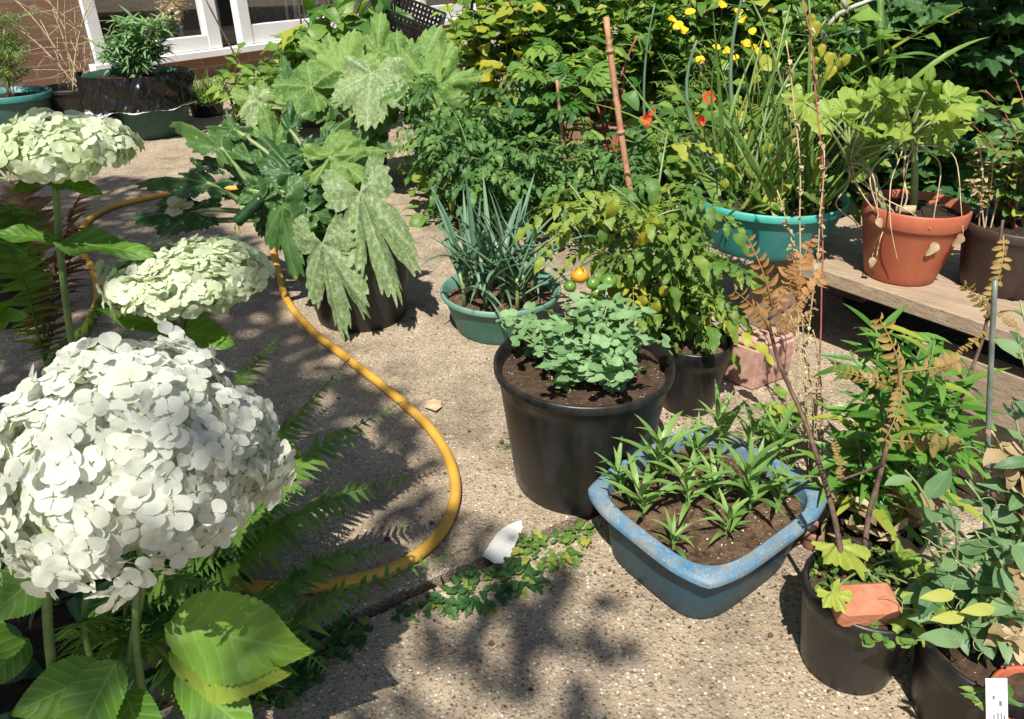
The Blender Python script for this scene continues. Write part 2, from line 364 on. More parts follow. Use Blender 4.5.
LM['petal_g'] = leaf_mat('greenish_petal', (.46, .54, .30), (.70, .74, .58), None, .4, .6, spec=.1, bumpy=.3, ttint=(1., 1.05, .8))
LM['petal_y'] = leaf_mat('yellow_petal', (.75, .48, .01), (.85, .62, .02), None, .3, .5)
LM['petal_r'] = leaf_mat('red_petal', (.65, .03, .01), (.8, .1, .02), None, .3, .5)
LM['fruit_g'] = simple_mat('green_tomato', (.09, .19, .03), (.16, .27, .05), 15, .25, .5, .02)
LM['fruit_o'] = simple_mat('ripening_tomato', (.62, .26, .02), (.72, .36, .03), 15, .25, .5, .02)
LM['zucchini'] = simple_mat('courgette_skin', (.01, .035, .012), (.02, .06, .018), 60, .3, .5, .05)
LM['blossom'] = leaf_mat('wilted_blossom', (.45, .4, .2), (.6, .55, .35), None, .3, .7)

# ------------------------------------------------------------------ leaf templates
def pr_ovate(t): return .31 * math.sin(PI * min(1, t ** .72)) ** .9
def pr_lance(t): return .085 * math.sin(PI * t ** .7) ** .8
def pr_wide(t): return .17 * math.sin(PI * t ** .75) ** .85
def pr_round(t): return .45 * max(0, math.sin(PI * t ** .85)) ** .6
def pr_heart(t): return .42 * (max(0, math.sin(PI * t ** .55))) ** .8
def pr_strap(t): return .028 * min(1, (1 - t) * 2.2 + .02) ** .7
def pr_petal(t): return .50 * math.sqrt(max(0., 1 - ((t - .56) / .45) ** 2)) * (.35 + .65 * min(1, t * 2.2)) + .03
def T_blade(prof, nl=6, nw=1, droop=.6, fold=.2, wave=0., serr=0., twist=0.):
    v = []; uv = []; y = z = 0.; a = 0.
    for i in range(nl + 1):
        t = i / nl; w = max(prof(t), .002)
        if serr and i % 2: w *= 1 - serr
        for j in range(-nw, nw + 1):
            s = j / nw
            zz = fold * abs(s) * w + wave * math.sin(t * 11 + s * 2) * abs(s) * .12
            xx = s * w
            tw = twist * t
            v.append((xx * math.cos(tw) , y + (-math.sin(a)) * -zz * 0 , z + zz + xx * math.sin(tw))); uv.append((s, t))
        a = droop * (t + .5 / nl)
        y += math.cos(a) / nl; z -= math.sin(a) / nl
    m = 2 * nw + 1
    f = [(i * m + j, i * m + j + 1, (i + 1) * m + j + 1, (i + 1) * m + j) for i in range(nl) for j in range(m - 1)]
    return (np.array(v), f, np.array(uv))
def T_lobed(lobes=5, depth_=.45, gap=.25, nth=60, K=5, cup=.1, droop=.35, serr=.05, wr=.05, tiplen=1.25, seed=1, teeth=30, power=1.5):
    r_ = random.Random(seed)
    v = [(0, 0, 0)]; uv = [(0, 0)]
    span = PI - gap; step = 2 * span / lobes
    amp = [r_.uniform(.5, 1.4) for _ in range(teeth + 2)]; lam = [r_.uniform(.86, 1.1) for _ in range(lobes + 1)]
    for k in range(1, K + 1):
        fr = k / K
        for i in range(nth + 1):
            th = -span + 2 * span * i / nth
            q = (th + span) / step - .5; near = round(q); off = (q - near) * 2   # -1..1
            r = lam[int(near) % lobes] * (1 - depth_ * abs(off) ** power) if depth_ > .5 else lam[int(near) % lobes] * (1 - abs(off)) + abs(off) - depth_ * abs(off) ** power
            r *= (.72 + (tiplen - .72) * math.cos(th / 2) ** 2)
            u = i / nth * teeth; fu = u - int(u)
            jag = serr * amp[int(u)] * (fu if fu < .7 else (1 - fu) * 2.33) * 2.2 * fr ** 3
            r = r * (1 + jag - serr)
            rr = min(.55, r) * fr if fr < .55 else min(.55, r) * .55 + (r - min(.55, r) * .55) * (fr - .55) / .45
            x = math.sin(th) * rr * .8; y = math.cos(th) * rr * .8
            z = wr * math.cos(2 * PI * q) * fr + wr * 1.6 * mnoise.noise((x * 4 + seed, y * 4, seed * 1.7)) + wr * .9 * mnoise.noise((x * 10 + seed, y * 10, seed * 2.7))
            z += wr * .7 * fr ** 3 * math.sin(th * 9 + seed)
            z -= droop * max(0, y) ** 2 + cup * (x * x)
            v.append((x, y, z)); uv.append((off * fr, fr))
    f = [(0, 1 + i + 1, 1 + i) for i in range(nth)]
    for k in range(K - 1):
        a = 1 + k * (nth + 1); b = a + nth + 1
        f += [(a + i, a + i + 1, b + i + 1, b + i) for i in range(nth)]
    return (np.array(v), f, np.array(uv))
def T_join(items):
    """items: (template, pos, dir, up, scale)"""
    mb = MB()
    for T, p, d, u, s in items: mb.place(T, Vector(p), d, u, s)
    return (np.concatenate(mb.V), mb.Fc, np.concatenate(mb.UV))
def T_rachis(pts, r):
    mb = MB(); mb.tube(pts, r, r * .4, 4, cap=False); uv = np.zeros((mb.n, 2)) + .02
    return (np.concatenate(mb.V), mb.Fc, uv)
def T_cat(*Ts):
    vs = []; f = []; uv = []; o = 0
    for T in Ts:
        vs.append(T[0]); uv.append(T[2]); f += [tuple(i + o for i in q) for q in T[1]]; o += len(T[0])
    return (np.concatenate(vs), f, np.concatenate(uv))
TT = {}
TT['ovate'] = [T_blade(pr_ovate, 6, 2, d, .25, .5) for d in (.4, .8, 1.2)]
TT['serr'] = [T_blade(pr_ovate, 44, 3, d, .12, .4, .055) for d in (.25, .5, .9)]
TT['heart'] = [T_blade(pr_heart, 7, 2, d, .2, .4) for d in (.5, .9, 1.3)]
TT['lance'] = [T_blade(pr_lance, 6, 1, d, .5) for d in (.3, .8, 1.4)]
TT['wide'] = [T_blade(pr_wide, 6, 1, d, .35, .3) for d in (.3, .7, 1.2)]
TT['round'] = [T_blade(pr_round, 5, 2, d, .25) for d in (.2, .5, -.2)]
TT['strap'] = [T_blade(pr_strap, 9, 1, d, .7) for d in (.15, .6, 1.2, 1.9)]
TT['thin'] = [T_blade(lambda t: .011 * min(1, (1 - t) * 2.2 + .02) ** .7, 9, 1, d, .7) for d in (.1, .4, .9, 1.6)]
TT['petal'] = [T_blade(pr_petal, 9, 3, d, f_, .25) for d, f_ in ((.35, .12), (-.35, .2), (.7, .02), (0., .15))]
def lob_prof(t): return .25 * math.sin(PI * min(1, t ** .7)) ** .8 * (1 - .3 * (0.5 + .5 * math.cos(t * 22)))
TT['leaflet'] = [T_blade(lob_prof, 12, 1, d, .3, .4) for d in (.5, 1.)]
def tomato_T(seed):
    r_ = random.Random(seed); items = []; pts = []
    y = z = 0; a = -.2
    for i in range(7):
        pts.append((0, y, z)); y += math.cos(a) / 6; z -= math.sin(a) / 6; a += .2 + .08 * r_.random()
    for i in (1, 2, 3, 4, 5):
        s = (.42 if i % 2 == 1 else .2) * (1.05 - .08 * i) * r_.uniform(.85, 1.15)
        for sg in (-1, 1):
            items.append((TT['leaflet'][r_.randrange(2)], pts[i], (sg * .9, .55, -.1 - .3 * r_.random()), (0.1 * sg, 0, 1), s))
    items.append((TT['leaflet'][0], pts[6], (0, .8, -.6), (0, .5, 1), .42))
    return T_cat(T_join(items), T_rachis(pts, .012))
TT['tomato'] = [tomato_T(i) for i in range(4)]
def pinnate_T(n, seed, tpl='round', sc=.2, drp=.15):
    r_ = random.Random(seed); items = []; pts = []; y = z = 0; a = -.3
    for i in range(n + 1):
        pts.append((0, y, z)); y += math.cos(a) / n; z -= math.sin(a) / n; a += drp
    for i in range(1, n + 1):
        s = sc * (1 - .5 * abs(i / n - .45)) * r_.uniform(.85, 1.15)
        for sg in (-1, 1):
          if r_.random() < .94: items.append((TT[tpl][r_.randrange(len(TT[tpl]))], pts[i], (sg, r_.uniform(.1, .6), r_.uniform(-.6, .4)), (.5 * sg * r_.uniform(-1, 1), 0, 1), s * r_.uniform(.7, 1.2)))
    return T_cat(T_join(items), T_rachis(pts, .014))
TT['pinl'] = [T_blade(lambda t: .24 * math.sin(PI * min(1, t ** .8)) ** .7 + .01, 5, 1, d, .4) for d in (.2, .7, 1.1)]
TT['pinnate'] = [pinnate_T(12, i, 'pinl', .15, .09) for i in range(3)]
TT['pinround'] = [pinnate_T(5, i + 9, 'ovate', .33, .1) for i in range(3)]
TT['feather'] = [pinnate_T(7, i + 30, 'lance', .4, .12) for i in range(2)]
def palm_T(n, seed, tpl='lance'):
    r_ = random.Random(seed)
    return T_join([(TT[tpl][r_.randrange(2)], (0, 0, 0), (math.sin(a), math.cos(a) + .1, -.05), (0, 0, 1), .9 - .3 * abs(a) / 2) for a in np.linspace(-1.7, 1.7, n)])
TT['palm'] = [palm_T(9, i, 'wide') for i in range(2)]
TT['maple'] = [T_lobed(5, .42, .5, 60, 4, .25, .4, .08, .09, 1.3, i, 15) for i in range(3)]
TT['courg'] = [T_lobed(5, .34, .45, 132, 8, .25, d, .08, .06, 1.2, i + 5, 33) for i, d in enumerate((.05, .2, .4))]
TT['courg_deep'] = [T_lobed(5, .56, .4, 140, 8, .2, d, .07, .05, 1.4, i + 15, 35, 2.2) for i, d in enumerate((.3, .6))]
TT['courg_hang'] = [T_lobed(5, .52, .95, 140, 8, .1, d, .09, .026, 1.25, i + 45, 35, 3.2) for i, d in enumerate((-.05, .05))]
def pairT(seed):
    r_ = random.Random(seed)
    return T_join([(TT['round'][r_.randrange(3)], (0, 0, 0), (sg * .75, .5, .1), (-.2 * sg, -.2, 1), 1.) for sg in (-1, 1)])
TT['spl'] = [T_blade(lambda t: w * max(0, math.sin(PI * t ** .85)) ** .7, 7, 2, d, .2, .15) for w, d in ((.22, .3), (.27, .7), (.17, 1.), (.24, -.2))]
TT['slim'] = [T_blade(lambda t: .066 * math.sin(PI * min(1, t ** .75 + .03)) ** .7 + .002, 7, 1, d, .5) for d in (.5, .9, 1.4)]
TT['pair'] = [pairT(i) for i in range(3)]
def pick(k): return random.choice(TT[k])

# ------------------------------------------------------------------ generic plant pieces
def bez(a, b, c, n=8):
    a, b, c = Vector(a), Vector(b), Vector(c)
    return [a * (1 - t) ** 2 + b * (2 * t * (1 - t)) + c * t * t for t in [i / n for i in range(n + 1)]]
def stem_curve(base, tip, bow=.5, n=9):
    base, tip = Vector(base), Vector(tip)
    ctrl = Vector((base.x + (tip.x - base.x) * (1 - bow) * .6, base.y + (tip.y - base.y) * (1 - bow) * .6, base.z + (tip.z - base.z) * .75))
    return bez(base, ctrl, tip, n)
def rdir(az, el): return Vector((math.cos(az) * math.cos(el), math.sin(az) * math.cos(el), math.sin(el)))
def leaves_along(mb, pts, tk, size, n, start=.25, el=(-.1, .6), up_j=.35, mat=0, tint=(.2, .8), pet=None, petmat=1):
    m = len(pts) - 1; az = ru(0, 6)
    for i in range(n):
        t = start + (1 - start) * (i + rnd() * .7) / n
        x = min(t, .999) * m; k = int(x); p = pts[k].lerp(pts[k + 1], x - k)
        az += 2.4 + ru(-.4, .4); e = ru(*el)
        d = rdir(az, e); up = Vector((ru(-up_j, up_j), ru(-up_j, up_j) - .25, 1))
        s = ru(*size) * (1.1 - .35 * t)
        q = p
        if pet:
            q = p + d * pet * ru(.6, 1.2) + Vector((0, 0, pet * .3))
            mb.tube([p, (p + q) / 2 + Vector((0, 0, pet * .05)), q], .0013, .0009, 4, petmat, .5, False)
        mb.place(pick(tk), q, d, up, s, ru(*tint), mat)
def plant(name, label, cat, base, tips, tk, mat, size, n, start=.25, r=.003, stemmat='stem', group=None, el=(-.1, .6), tint=(.0, .95), pet=None, bow=.5, up_j=.35, side=0, extra=None):
    """a plant Empty with a stem part and a foliage part"""
    base = Vector(base)
    root = empty(name, base, label, cat, group)
    sm = MB(); fm = MB()
    for tp in tips:
        b = base + Vector((ru(-.015, .015), ru(-.015, .015), -.01))
        c = stem_curve(b, tp, bow); sm.tube(c, r, r * .35, 6)
        leaves_along(fm, c, tk, size, n, start, el, up_j, 0, tint, pet)
        for _ in range(side):
            k = random.randrange(2, len(c) - 1); d = rdir(ru(0, 6.3), ru(.1, .8))
            ln = (c[-1] - c[0]).length * ru(.2, .4)
            c2 = bez(c[k], c[k] + d * ln * .5 + Vector((0, 0, ln * .2)), c[k] + d * ln, 5); sm.tube(c2, r * .6, r * .3, 5)
            leaves_along(fm, c2, tk, size, max(3, n // 2), .2, el, up_j, 0, tint, pet)
    sm.build('stem', M[stemmat], root); fm.build('foliage', [LM[mat] if isinstance(mat, str) else mat, M[stemmat]], root)
    return root
def vtips(pts, y, dy=.12): return [V(px, py, y + ru(-dy, dy)) for px, py in pts]
def jtips(x0, x1, y0, y1, n, Y, dy=.2):
    return [V(x0 + (x1 - x0) * (i + rnd()) / n, ru(y0, y1), Y + ru(-dy, dy)) for i in range(n)]

def soil_disc(c, r, z, parent, mat, amp=.008, n=26, dome=.0):
    mb = MB(); vs = [(c[0], c[1], z + dome)]; seg = 40
    for i in range(1, n // 2 + 1):
        q = r * i / (n // 2)
        for k in range(seg):
            a = 2 * PI * k / seg; x, y = c[0] + q * math.cos(a), c[1] + q * math.sin(a)
            h = mnoise.noise((x * 40, y * 40, 1.)) * amp + mnoise.noise((x * 110, y * 110, 3.)) * amp * .6
            vs.append((x, y, z + h + dome * (1 - (q / r) ** 2)))
    f = [(0, 1 + k, 1 + (k + 1) % seg) for k in range(seg)]
    for i in range(n // 2 - 1):
        a = 1 + i * seg; b = a + seg
        f += [(a + k, b + k, b + (k + 1) % seg, a + (k + 1) % seg) for k in range(seg)]
    mb.add(vs, f); return mb.build('soil', mat, parent)
POT = {}
def pot(key, name, label, cat, base_px, rim_px, w_px, mat, z0=0., rb=.78, lip=(.022, .006), soil=('soil', .03), rimmat=None, group=None, wob=0., ribs=0, center=None, dims=None):
    """a plant pot solved from its base-front point, rim centre and rim width in the photograph"""
    if center is None:
        r = .1
        for _ in range(8):
            g = G(*base_px, z0); c = Vector((g.x, g.y + r * rb * .95, z0))
            top = V(*rim_px, c.y); r = w_px / 2 * pxm(top)
        c.x = c.x * .5 + top.x * .5; h = top.z - z0
    else: c = Vector(center); r, h = dims; 
    lh, lo = lip
    ro = r - lo
    body = [(0, .003), (ro * rb - .006, .003), (ro * rb - .003, 0), (ro * rb, .004)]
    for i in range(1, 7):
        t = i / 7; body.append((ro * (rb + (1 - rb) * t), .004 + (h - lh - .004) * t))
    body += [(ro, h - lh - .002)]
    lipp = [(ro - .001, h - lh - .0022), (r - .001, h - lh), (r, h - lh + .002), (r, h - .003), (r - .002, h), (r - .0045, h), (r - .006, h - .002), (ro * .985 - .005, h - lh), (ro * (.97 * (1 - soil[1] * (1 - rb) / h)) - .004, h - soil[1] - .02)]
    mb = MB(); mb.lathe(body, c, 56, 0, wob=wob); 
    random.seed(hash(key) % 1000 if False else sum(map(ord, key)))
    o = MB(); o.lathe(body + lipp[1:] if rimmat is None else body, c, 56, 0, wob=0)
    if rimmat is not None: o.lathe(lipp, c, 56, 1, cap=False)
    ob = o.build(name, [M[mat]] + ([M[rimmat]] if rimmat else []))
    tag(ob, label, cat, group)
    if soil[0]: soil_disc(c, ro * .985 - .004, c.z + h - soil[1], ob, M[soil[0]], .007, dome=.006)
    POT[key] = dict(c=c, r=r, h=h, soil=c.z + h - soil[1], o=ob)
    return ob
def P(key, a=0., q=0., dz=0.):
    p = POT[key]; return Vector((p['c'].x + math.cos(a) * p['r'] * q, p['c'].y + math.sin(a) * p['r'] * q, p['soil'] + dz))

# ================================================================== SETTING
mb = MB(); mb.box((-40, -30, -.45), (80, 0, 0), (0, 80, 0), (0, 0, .4)); o = mb.build('soil_base', M['soil_dark'], smooth=False); o.name = 'ground'; struct(o)
# concrete patio as two slabs either side of an open joint
A = G(60, 745); B_ = G(610, 505); jd = (B_ - A).normalized(); jn = Vector((-jd.y, jd.x, 0))
def slab(name, side):
    mb = MB(); nrow = 90
    vs = []
    T0, T1 = -4., 7.
    for i in range(nrow + 1):
        t = T0 + (T1 - T0) * i / nrow if not (25 < i < 75) else 0
    ts = list(np.linspace(-30, -.3, 12)) + list(np.linspace(-.25, 1.3, 160)) + list(np.linspace(1.4, 30, 12))
    for t in ts:
        w = .011 + .006 * mnoise.noise((t * 9, side, 0)) + .004 * mnoise.noise((t * 40, side * 3, 0))
        if t > .78: w = max(.0015, w * (1 - (t - .78) * 4))
        e = A + jd * t + jn * (w * side)
        f_ = A + jd * t + jn * (30 * side)
        vs += [(e.x, e.y, -.05), (e.x, e.y, -.004), (e.x + jn.x * side * .004, e.y + jn.y * side * .004, 0), (f_.x, f_.y, 0.)]
    n = len(ts); f = []
    for i in range(n - 1):
        for j in range(3):
            q = (i * 4 + j, i * 4 + j + 1, (i + 1) * 4 + j + 1, (i + 1) * 4 + j); f.append(q if side > 0 else q[::-1])
    mb.add(vs, f); return struct(mb.build(name, M['concrete'], smooth=False))
slab('patio', 1); slab('patio', -1)
# planting bed at lower left: mound of dark soil
mb = MB(); vs = []; nn = 34
for i in range(nn + 1):
    for j in range(nn + 1):
        x = -1.5 + 1.05 * i / nn; y = .3 + 1.0 * j / nn
        edge = min(1, max(0, (-.50 + .05 * mnoise.noise((y * 6, 2, 0)) - x) / .1)) * min(1, max(0, (1.12 + .06 * mnoise.noise((x * 6, 5, 0)) - y) / .12))
        vs.append((x, y, -.02 + .045 * edge + .012 * mnoise.noise((x * 25, y * 25, 0)) * edge))
f = [(i * (nn + 1) + j, (i + 1) * (nn + 1) + j, (i + 1) * (nn + 1) + j + 1, i * (nn + 1) + j + 1) for i in range(nn) for j in range(nn)]
mb.add(vs, f); struct(mb.build('flower_bed', M['soil_dark']))

def bed_sheet(pts, z, step=.06, j=.035):
    out_ = []
    for a, b in zip(pts, pts[1:] + pts[:1]):
        a, b = Vector((*a, 0)), Vector((*b, 0)); n = max(2, min(120, int((b - a).length / step))); 
        for i in range(n): p = a.lerp(b, i / n); out_.append((p.x + j * mnoise.noise((p.x * 8, p.y * 8, 1)) + j * .5 * mnoise.noise((p.x * 30, p.y * 30, 1)), p.y + j * mnoise.noise((p.x * 8, p.y * 8, 4)), z))
    return out_
bp_ = bed_sheet([(.78, .98), (3.5, .7), (3.5, 2.9), (.95, 2.9), (.9, 1.62)], .0055)
mb = MB(); mb.add(bp_, [tuple(range(len(bp_)))]); struct(mb.build('planting_bed', M['soil_dark'], smooth=False))
bp_ = bed_sheet([(-.1, 2.75), (6, 2.3), (6, 9), (.3, 9)], .0035)
mb = MB(); mb.add(bp_, [tuple(range(len(bp_)))]); struct(mb.build('planting_bed', M['soil_dark'], smooth=False))
# ------------------------------------------------------------------ house wall and patio doors
WO = G(180, 82); _s1 = G(178, 57, .12)
WD = Vector((.53, .85, 0)).normalized(); WN = Vector((WD.y, -WD.x, 0))
def WS(px, py):
    d = ray(px, py); t = (WO - EYE).dot(WN) / d.dot(WN); p = EYE + d * t; return (p - WO).dot(WD), p.z
zs = WS(200, 53)[1]
def wbox(mb, s0, s1, z0, z1, n0, n1, mat=0, bev=.004): mb.box(WO + WD * s0 + WN * n0 + Vector((0, 0, z0)), WD * (s1 - s0), WN * (n1 - n0), (0, 0, z1 - z0), mat, bev=bev)
SL = WS(84, 20)[0]
house = MB()
def wall_quad(s0, s1, z0, z1, n):
    a = WO + WD * s0 + WN * n; b = WO + WD * s1 + WN * n
    house.add([(a.x, a.y, z0), (b.x, b.y, z0), (b.x, b.y, z1), (a.x, a.y, z1)], [(0, 1, 2, 3)], [(s0, z0), (s1, z0), (s1, z1), (s0, z1)])
wall_quad(-6, SL - .01, -.05, 3., 0); wall_quad(SL - .01, 7, -.05, zs - .02, 0); wall_quad(SL - .01, 7, 2.2, 3., 0)
hw = house.build('house_wall', M['brickwall'], smooth=False); tag(hw, 'red brick house wall below white patio doors', 'wall')
mb = MB(); wbox(mb, SL - .05, 7, zs - .03, zs + .018, -.05, .07); mb.build('sill', M['upvc'], hw, False)
root = empty('patio_door', WO, 'white framed glazed patio doors with dim room and curtains behind', 'door'); 
mb = MB()
e = WS(205, 20)[0]; e2 = WS(234, 20)[0]; e3 = WS(262, 20)[0]; e4 = WS(300, 5)[0]
zr = .10
posts = [(SL, SL + .09), (e - .02, e + .10), (e2 + .03, e2 + .14), (e4 + .5, e4 + .62), (e4 + 1.6, e4 + 1.72), (e4 + 2.6, e4 + 2.72), (6.8, 6.95)]
for a, b in posts: wbox(mb, a, b, zs + .02, 2.18, -.05, .025)
wbox(mb, SL + .09, e - .02, zs + .02, zs + .02 + zr, -.045, .02); wbox(mb, e2 + .14, 6.8, zs + .02, zs + .16, -.045, .02); wbox(mb, SL, 6.95, 2.1, 2.2, -.055, .03)
mb.build('frame', M['upvc'], root, False)
def wpane(name, s0, s1, z0, z1, n, mat):
    mb = MB(); wbox(mb, s0, s1, z0, z1, n - .003, n + .003, bev=0); return mb.build(name, mat, root, False)
wpane('pane', SL + .09, e - .02, zs + .12, 2.1, -.01, M['glassy']); wpane('pane', e2 + .14, 6.8, zs + .16, 2.1, -.01, M['glassy'])
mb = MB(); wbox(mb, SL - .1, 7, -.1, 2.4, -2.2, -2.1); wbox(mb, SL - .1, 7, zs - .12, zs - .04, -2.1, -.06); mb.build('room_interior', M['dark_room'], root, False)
def curtain(s0, s1, n, amp=.03):
    mb = MB(); k = int((s1 - s0) * 40); vs = []
    for i in range(k + 1):
        s = s0 + (s1 - s0) * i / k; q = n + amp * math.sin(i * 1.3) + amp * .4 * math.sin(i * .37)
        p = WO + WD * s + WN * q; vs += [(p.x, p.y, zs + .03), (p.x, p.y, 2.1)]
    mb.add(vs, [(2 * i, 2 * i + 2, 2 * i + 3, 2 * i + 1) for i in range(k)]); mb.build('curtain', M['curtain'], root)
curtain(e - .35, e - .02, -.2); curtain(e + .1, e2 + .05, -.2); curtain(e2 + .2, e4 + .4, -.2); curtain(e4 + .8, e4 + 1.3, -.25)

# ================================================================== POTS AND CONTAINERS
pot('bucket', 'plant_pot', 'large black round pot full of round leaved pea shoots', 'plant pot', (578, 517), (590, 359), 181, 'black', soil=('soil', .022), rb=.80, lip=(.016, .007))
pot('greentub', 'plant_tub', 'green plastic tub with pale rim holding leeks', 'tub', (500, 346), (502, 287), 121, 'green_tub', rimmat='green_rim', soil=('soil_dry', .03), rb=.80, lip=(.014, .008))
pot('tompot', 'plant_pot', 'black pot of bare crumbly soil behind the pea pot', 'plant pot', (690, 418), (697, 338), 76, 'black', soil=('soil_dry', .018), rb=.74, lip=(.03, .004))
pot('courgpot', 'plant_pot', 'large black pot under the pale mottled courgette leaves', 'plant pot', (355, 333), (354, 240), 112, 'black_old', soil=('soil', .03), rb=.84, lip=(.02, .004))
pot('pot870', 'plant_pot', 'black pot with half a brick lying on its soil', 'plant pot', (862, 697), (866, 585), 120, 'black', soil=('soil', .012), rb=.78, lip=(.02, .003))
pot('pot940', 'plant_pot', 'black pot holding sweet peas at the bottom right corner', 'plant pot', (985, 765), (1018, 640), 152, 'black', soil=('soil', .018), rb=.8, lip=(.024, .004))
pot('potlily', 'plant_pot', 'black pot of lush lance leaved plants behind the brick pot', 'plant pot', (878, 585), (880, 518), 96, 'black', soil=('soil_dark', .015), rb=.8, lip=(.02, .004))
# timber bench
zb = .215
E1 = G(800, 262, zb); E2 = G(1030, 338, zb); bd = (E2 - E1).normalized(); bn = Vector((-bd.y, bd.x, 0))
E0 = E1 - bd * .17
bench = empty('timber_bench', (E0.x, E0.y, 0), 'low weathered timber plank bench carrying the turquoise tub and terracotta pot', 'bench')
LB = 1.15
for k, (w0, w1) in enumerate(((0, .15), (.158, .31), (.318, .46))):
    mb = MB(); dz = -.003 * k; mb.box(E0 + bn * w0 + bd * (.02 * k) + Vector((0, 0, -.034 + dz)), bd * LB, bn * (w1 - w0), (0, 0, .034), 0, bev=.003); mb.build('seat_board', M['wood'], bench, False)
mb = MB(); mb.box(E0 + bd * .46 + bn * .03 + Vector((0, 0, zb * 0 - zb + .0)), bd * .68, bn * .045, (0, 0, .12), 0, bev=.003); mb.build('lower_rail', M['wood'], bench, False)
for t in (.03, .95):
    mb = MB(); mb.box(E0 + bd * t + bn * .025 + Vector((0, 0, -zb)), bd * .13, bn * .045, (0, 0, zb - .0385), 0, bev=.003); mb.build('leg', M['wood_post'], bench, False)
    mb = MB(); mb.box(E0 + bd * t + bn * .36 + Vector((0, 0, -zb)), bd * .13, bn * .045, (0, 0, zb - .0455), 0, bev=.003); mb.build('leg', M['wood_post'], bench, False)
pot('turq', 'plant_tub', 'turquoise plastic tub standing on the timber bench', 'tub', (775, 262), (772, 193), 152, 'turq', z0=zb + .001, rimmat='turq_rim', soil=('soil', .012), rb=.82, lip=(.018, .008))
pot('terra', 'plant_pot', 'terracotta coloured plastic pot standing on the timber bench', 'plant pot', (914, 287), (917, 203), 99, 'terra', z0=zb + .001, soil=('soil_dark', .02), rb=.72, lip=(.035, .004))
pot('brownpot', 'plant_pot', 'dark brown pot on the bench right of the terracotta pot', 'plant pot', (1012, 300), (1024, 222), 98, 'brown_pot', z0=zb + .001, soil=('soil_dark', .012), rb=.76, lip=(.02, .003))
c = POT['brownpot']['c']
pot('greypot', 'plant_pot', 'grey pot beside the dark brown pot at the right edge', 'plant pot', None, None, 0, 'grey_pot', center=c + Vector((.115, -.125, 0)), dims=(.06, .13), rb=.75, lip=(.018, .003))
# concrete block beside the bench post
bp = G(752, 391); mb = MB(); a1 = Vector((-.62, .62, 0)).normalized(); a2 = Vector((.86, .5, 0)).normalized()
mb.box(bp, a2 * .115, a1 * .075, (0, 0, .098), 0, bev=.004)
mb.box(bp + Vector((0, 0, .0985)) - a2 * .0 + a1 * .004, a2 * .113, a1 * .068, (0, 0, .012), 0, bev=.004)
tag(mb.build('concrete_block', M['block'], smooth=False), 'pinkish concrete block standing on end by the bench post', 'block')
# blue washing-up bowl
zr = .125
cs = [G(580, 486, zr), G(712, 588, zr), G(834, 496, zr), G(705, 420, zr)]
bc = sum(cs, Vector()) / 4; bc.z = 0
hx = ((cs[1] - cs[0]) + (cs[2] - cs[3])) / 4; hy = ((cs[3] - cs[0]) + (cs[2] - cs[1])) / 4; hx.z = hy.z = 0
def rsq(t, n=4.2):
    a = 2 * PI * t; c_, s_ = math.cos(a), math.sin(a)
    q = (abs(c_) ** n + abs(s_) ** n) ** (-1 / n); return c_ * q, s_ * q
def bowl_ring(sc, z, grow=0., seg=96):
    out_ = []
    for k in range(seg):
        u, v = rsq(k / seg); sc_ = sc * 1.07; p = bc + hx * u * sc_ + hy * v * sc_; lip_ = min(abs(u), abs(v)) / max(abs(u), abs(v)); p = p + (p - bc) * (grow * max(0, lip_ - .72) / .28)
        pass
        # the two handle lips at opposite corners rise and point outwards a little
        out_.append((p.x, p.y, z))
    return out_
seg = 96; mb = MB()
rings = [(.70, .004, 0), (.76, 0., 0), (.79, .006, 0), (.835, .05, 0), (.88, zr - .020, 0)]
rim = [(.885, zr - .012, 0), (.985, zr - .011, .02), (1.0, zr - .014, .035), (1.004, zr - .014, .035), (1.006, zr - .006, .035), (1.002, zr - .005, .035), (.985, zr - .001, .02), (.885, zr, 0), (.868, zr - .002, 0), (.858, zr - .008, 0), (.84, zr - .05, 0)]
vs = []; 
for r_ in rings: vs += bowl_ring(r_[0], r_[1])
f = [tuple(range(seg))[::-1]] + [(i * seg + k, i * seg + (k + 1) % seg, (i + 1) * seg + (k + 1) % seg, (i + 1) * seg + k) for i in range(len(rings) - 1) for k in range(seg)]
mb.add(vs, f, mat=0)
vs = []
for r_ in rim: vs += bowl_ring(*r_)
f = [(i * seg + k, i * seg + (k + 1) % seg, (i + 1) * seg + (k + 1) % seg, (i + 1) * seg + k) for i in range(len(rim) - 1) for k in range(seg)]
mb.add(vs, f, mat=1)
bowl = mb.build('washing_up_bowl', [M['bowl_out'], M['bowl_in']], sharp=True); tag(bowl, 'square blue plastic washing up bowl planted with seedlings', 'bowl')
mb = MB(); nr = 22; vs = [(bc.x, bc.y, zr - .022)]
for i in range(1, nr + 1):
    for p in bowl_ring(.842 * i / nr, zr - .024):
        x, y, z = p; u = 1 - i / nr
        vs.append((x, y, z + mnoise.noise((x * 30, y * 30, 0)) * .008 + mnoise.noise((x * 95, y * 95, 4)) * .007))
f = [(0, 1 + k, 1 + (k + 1) % seg) for k in range(seg)] + [(1 + i * seg + k, 1 + (i + 1) * seg + k, 1 + (i + 1) * seg + (k + 1) % seg, 1 + i * seg + (k + 1) % seg) for i in range(nr - 1) for k in range(seg)]
mb.add(vs, f); mb.build('soil', M['soil_dry'], bowl)
BS = zr - .024

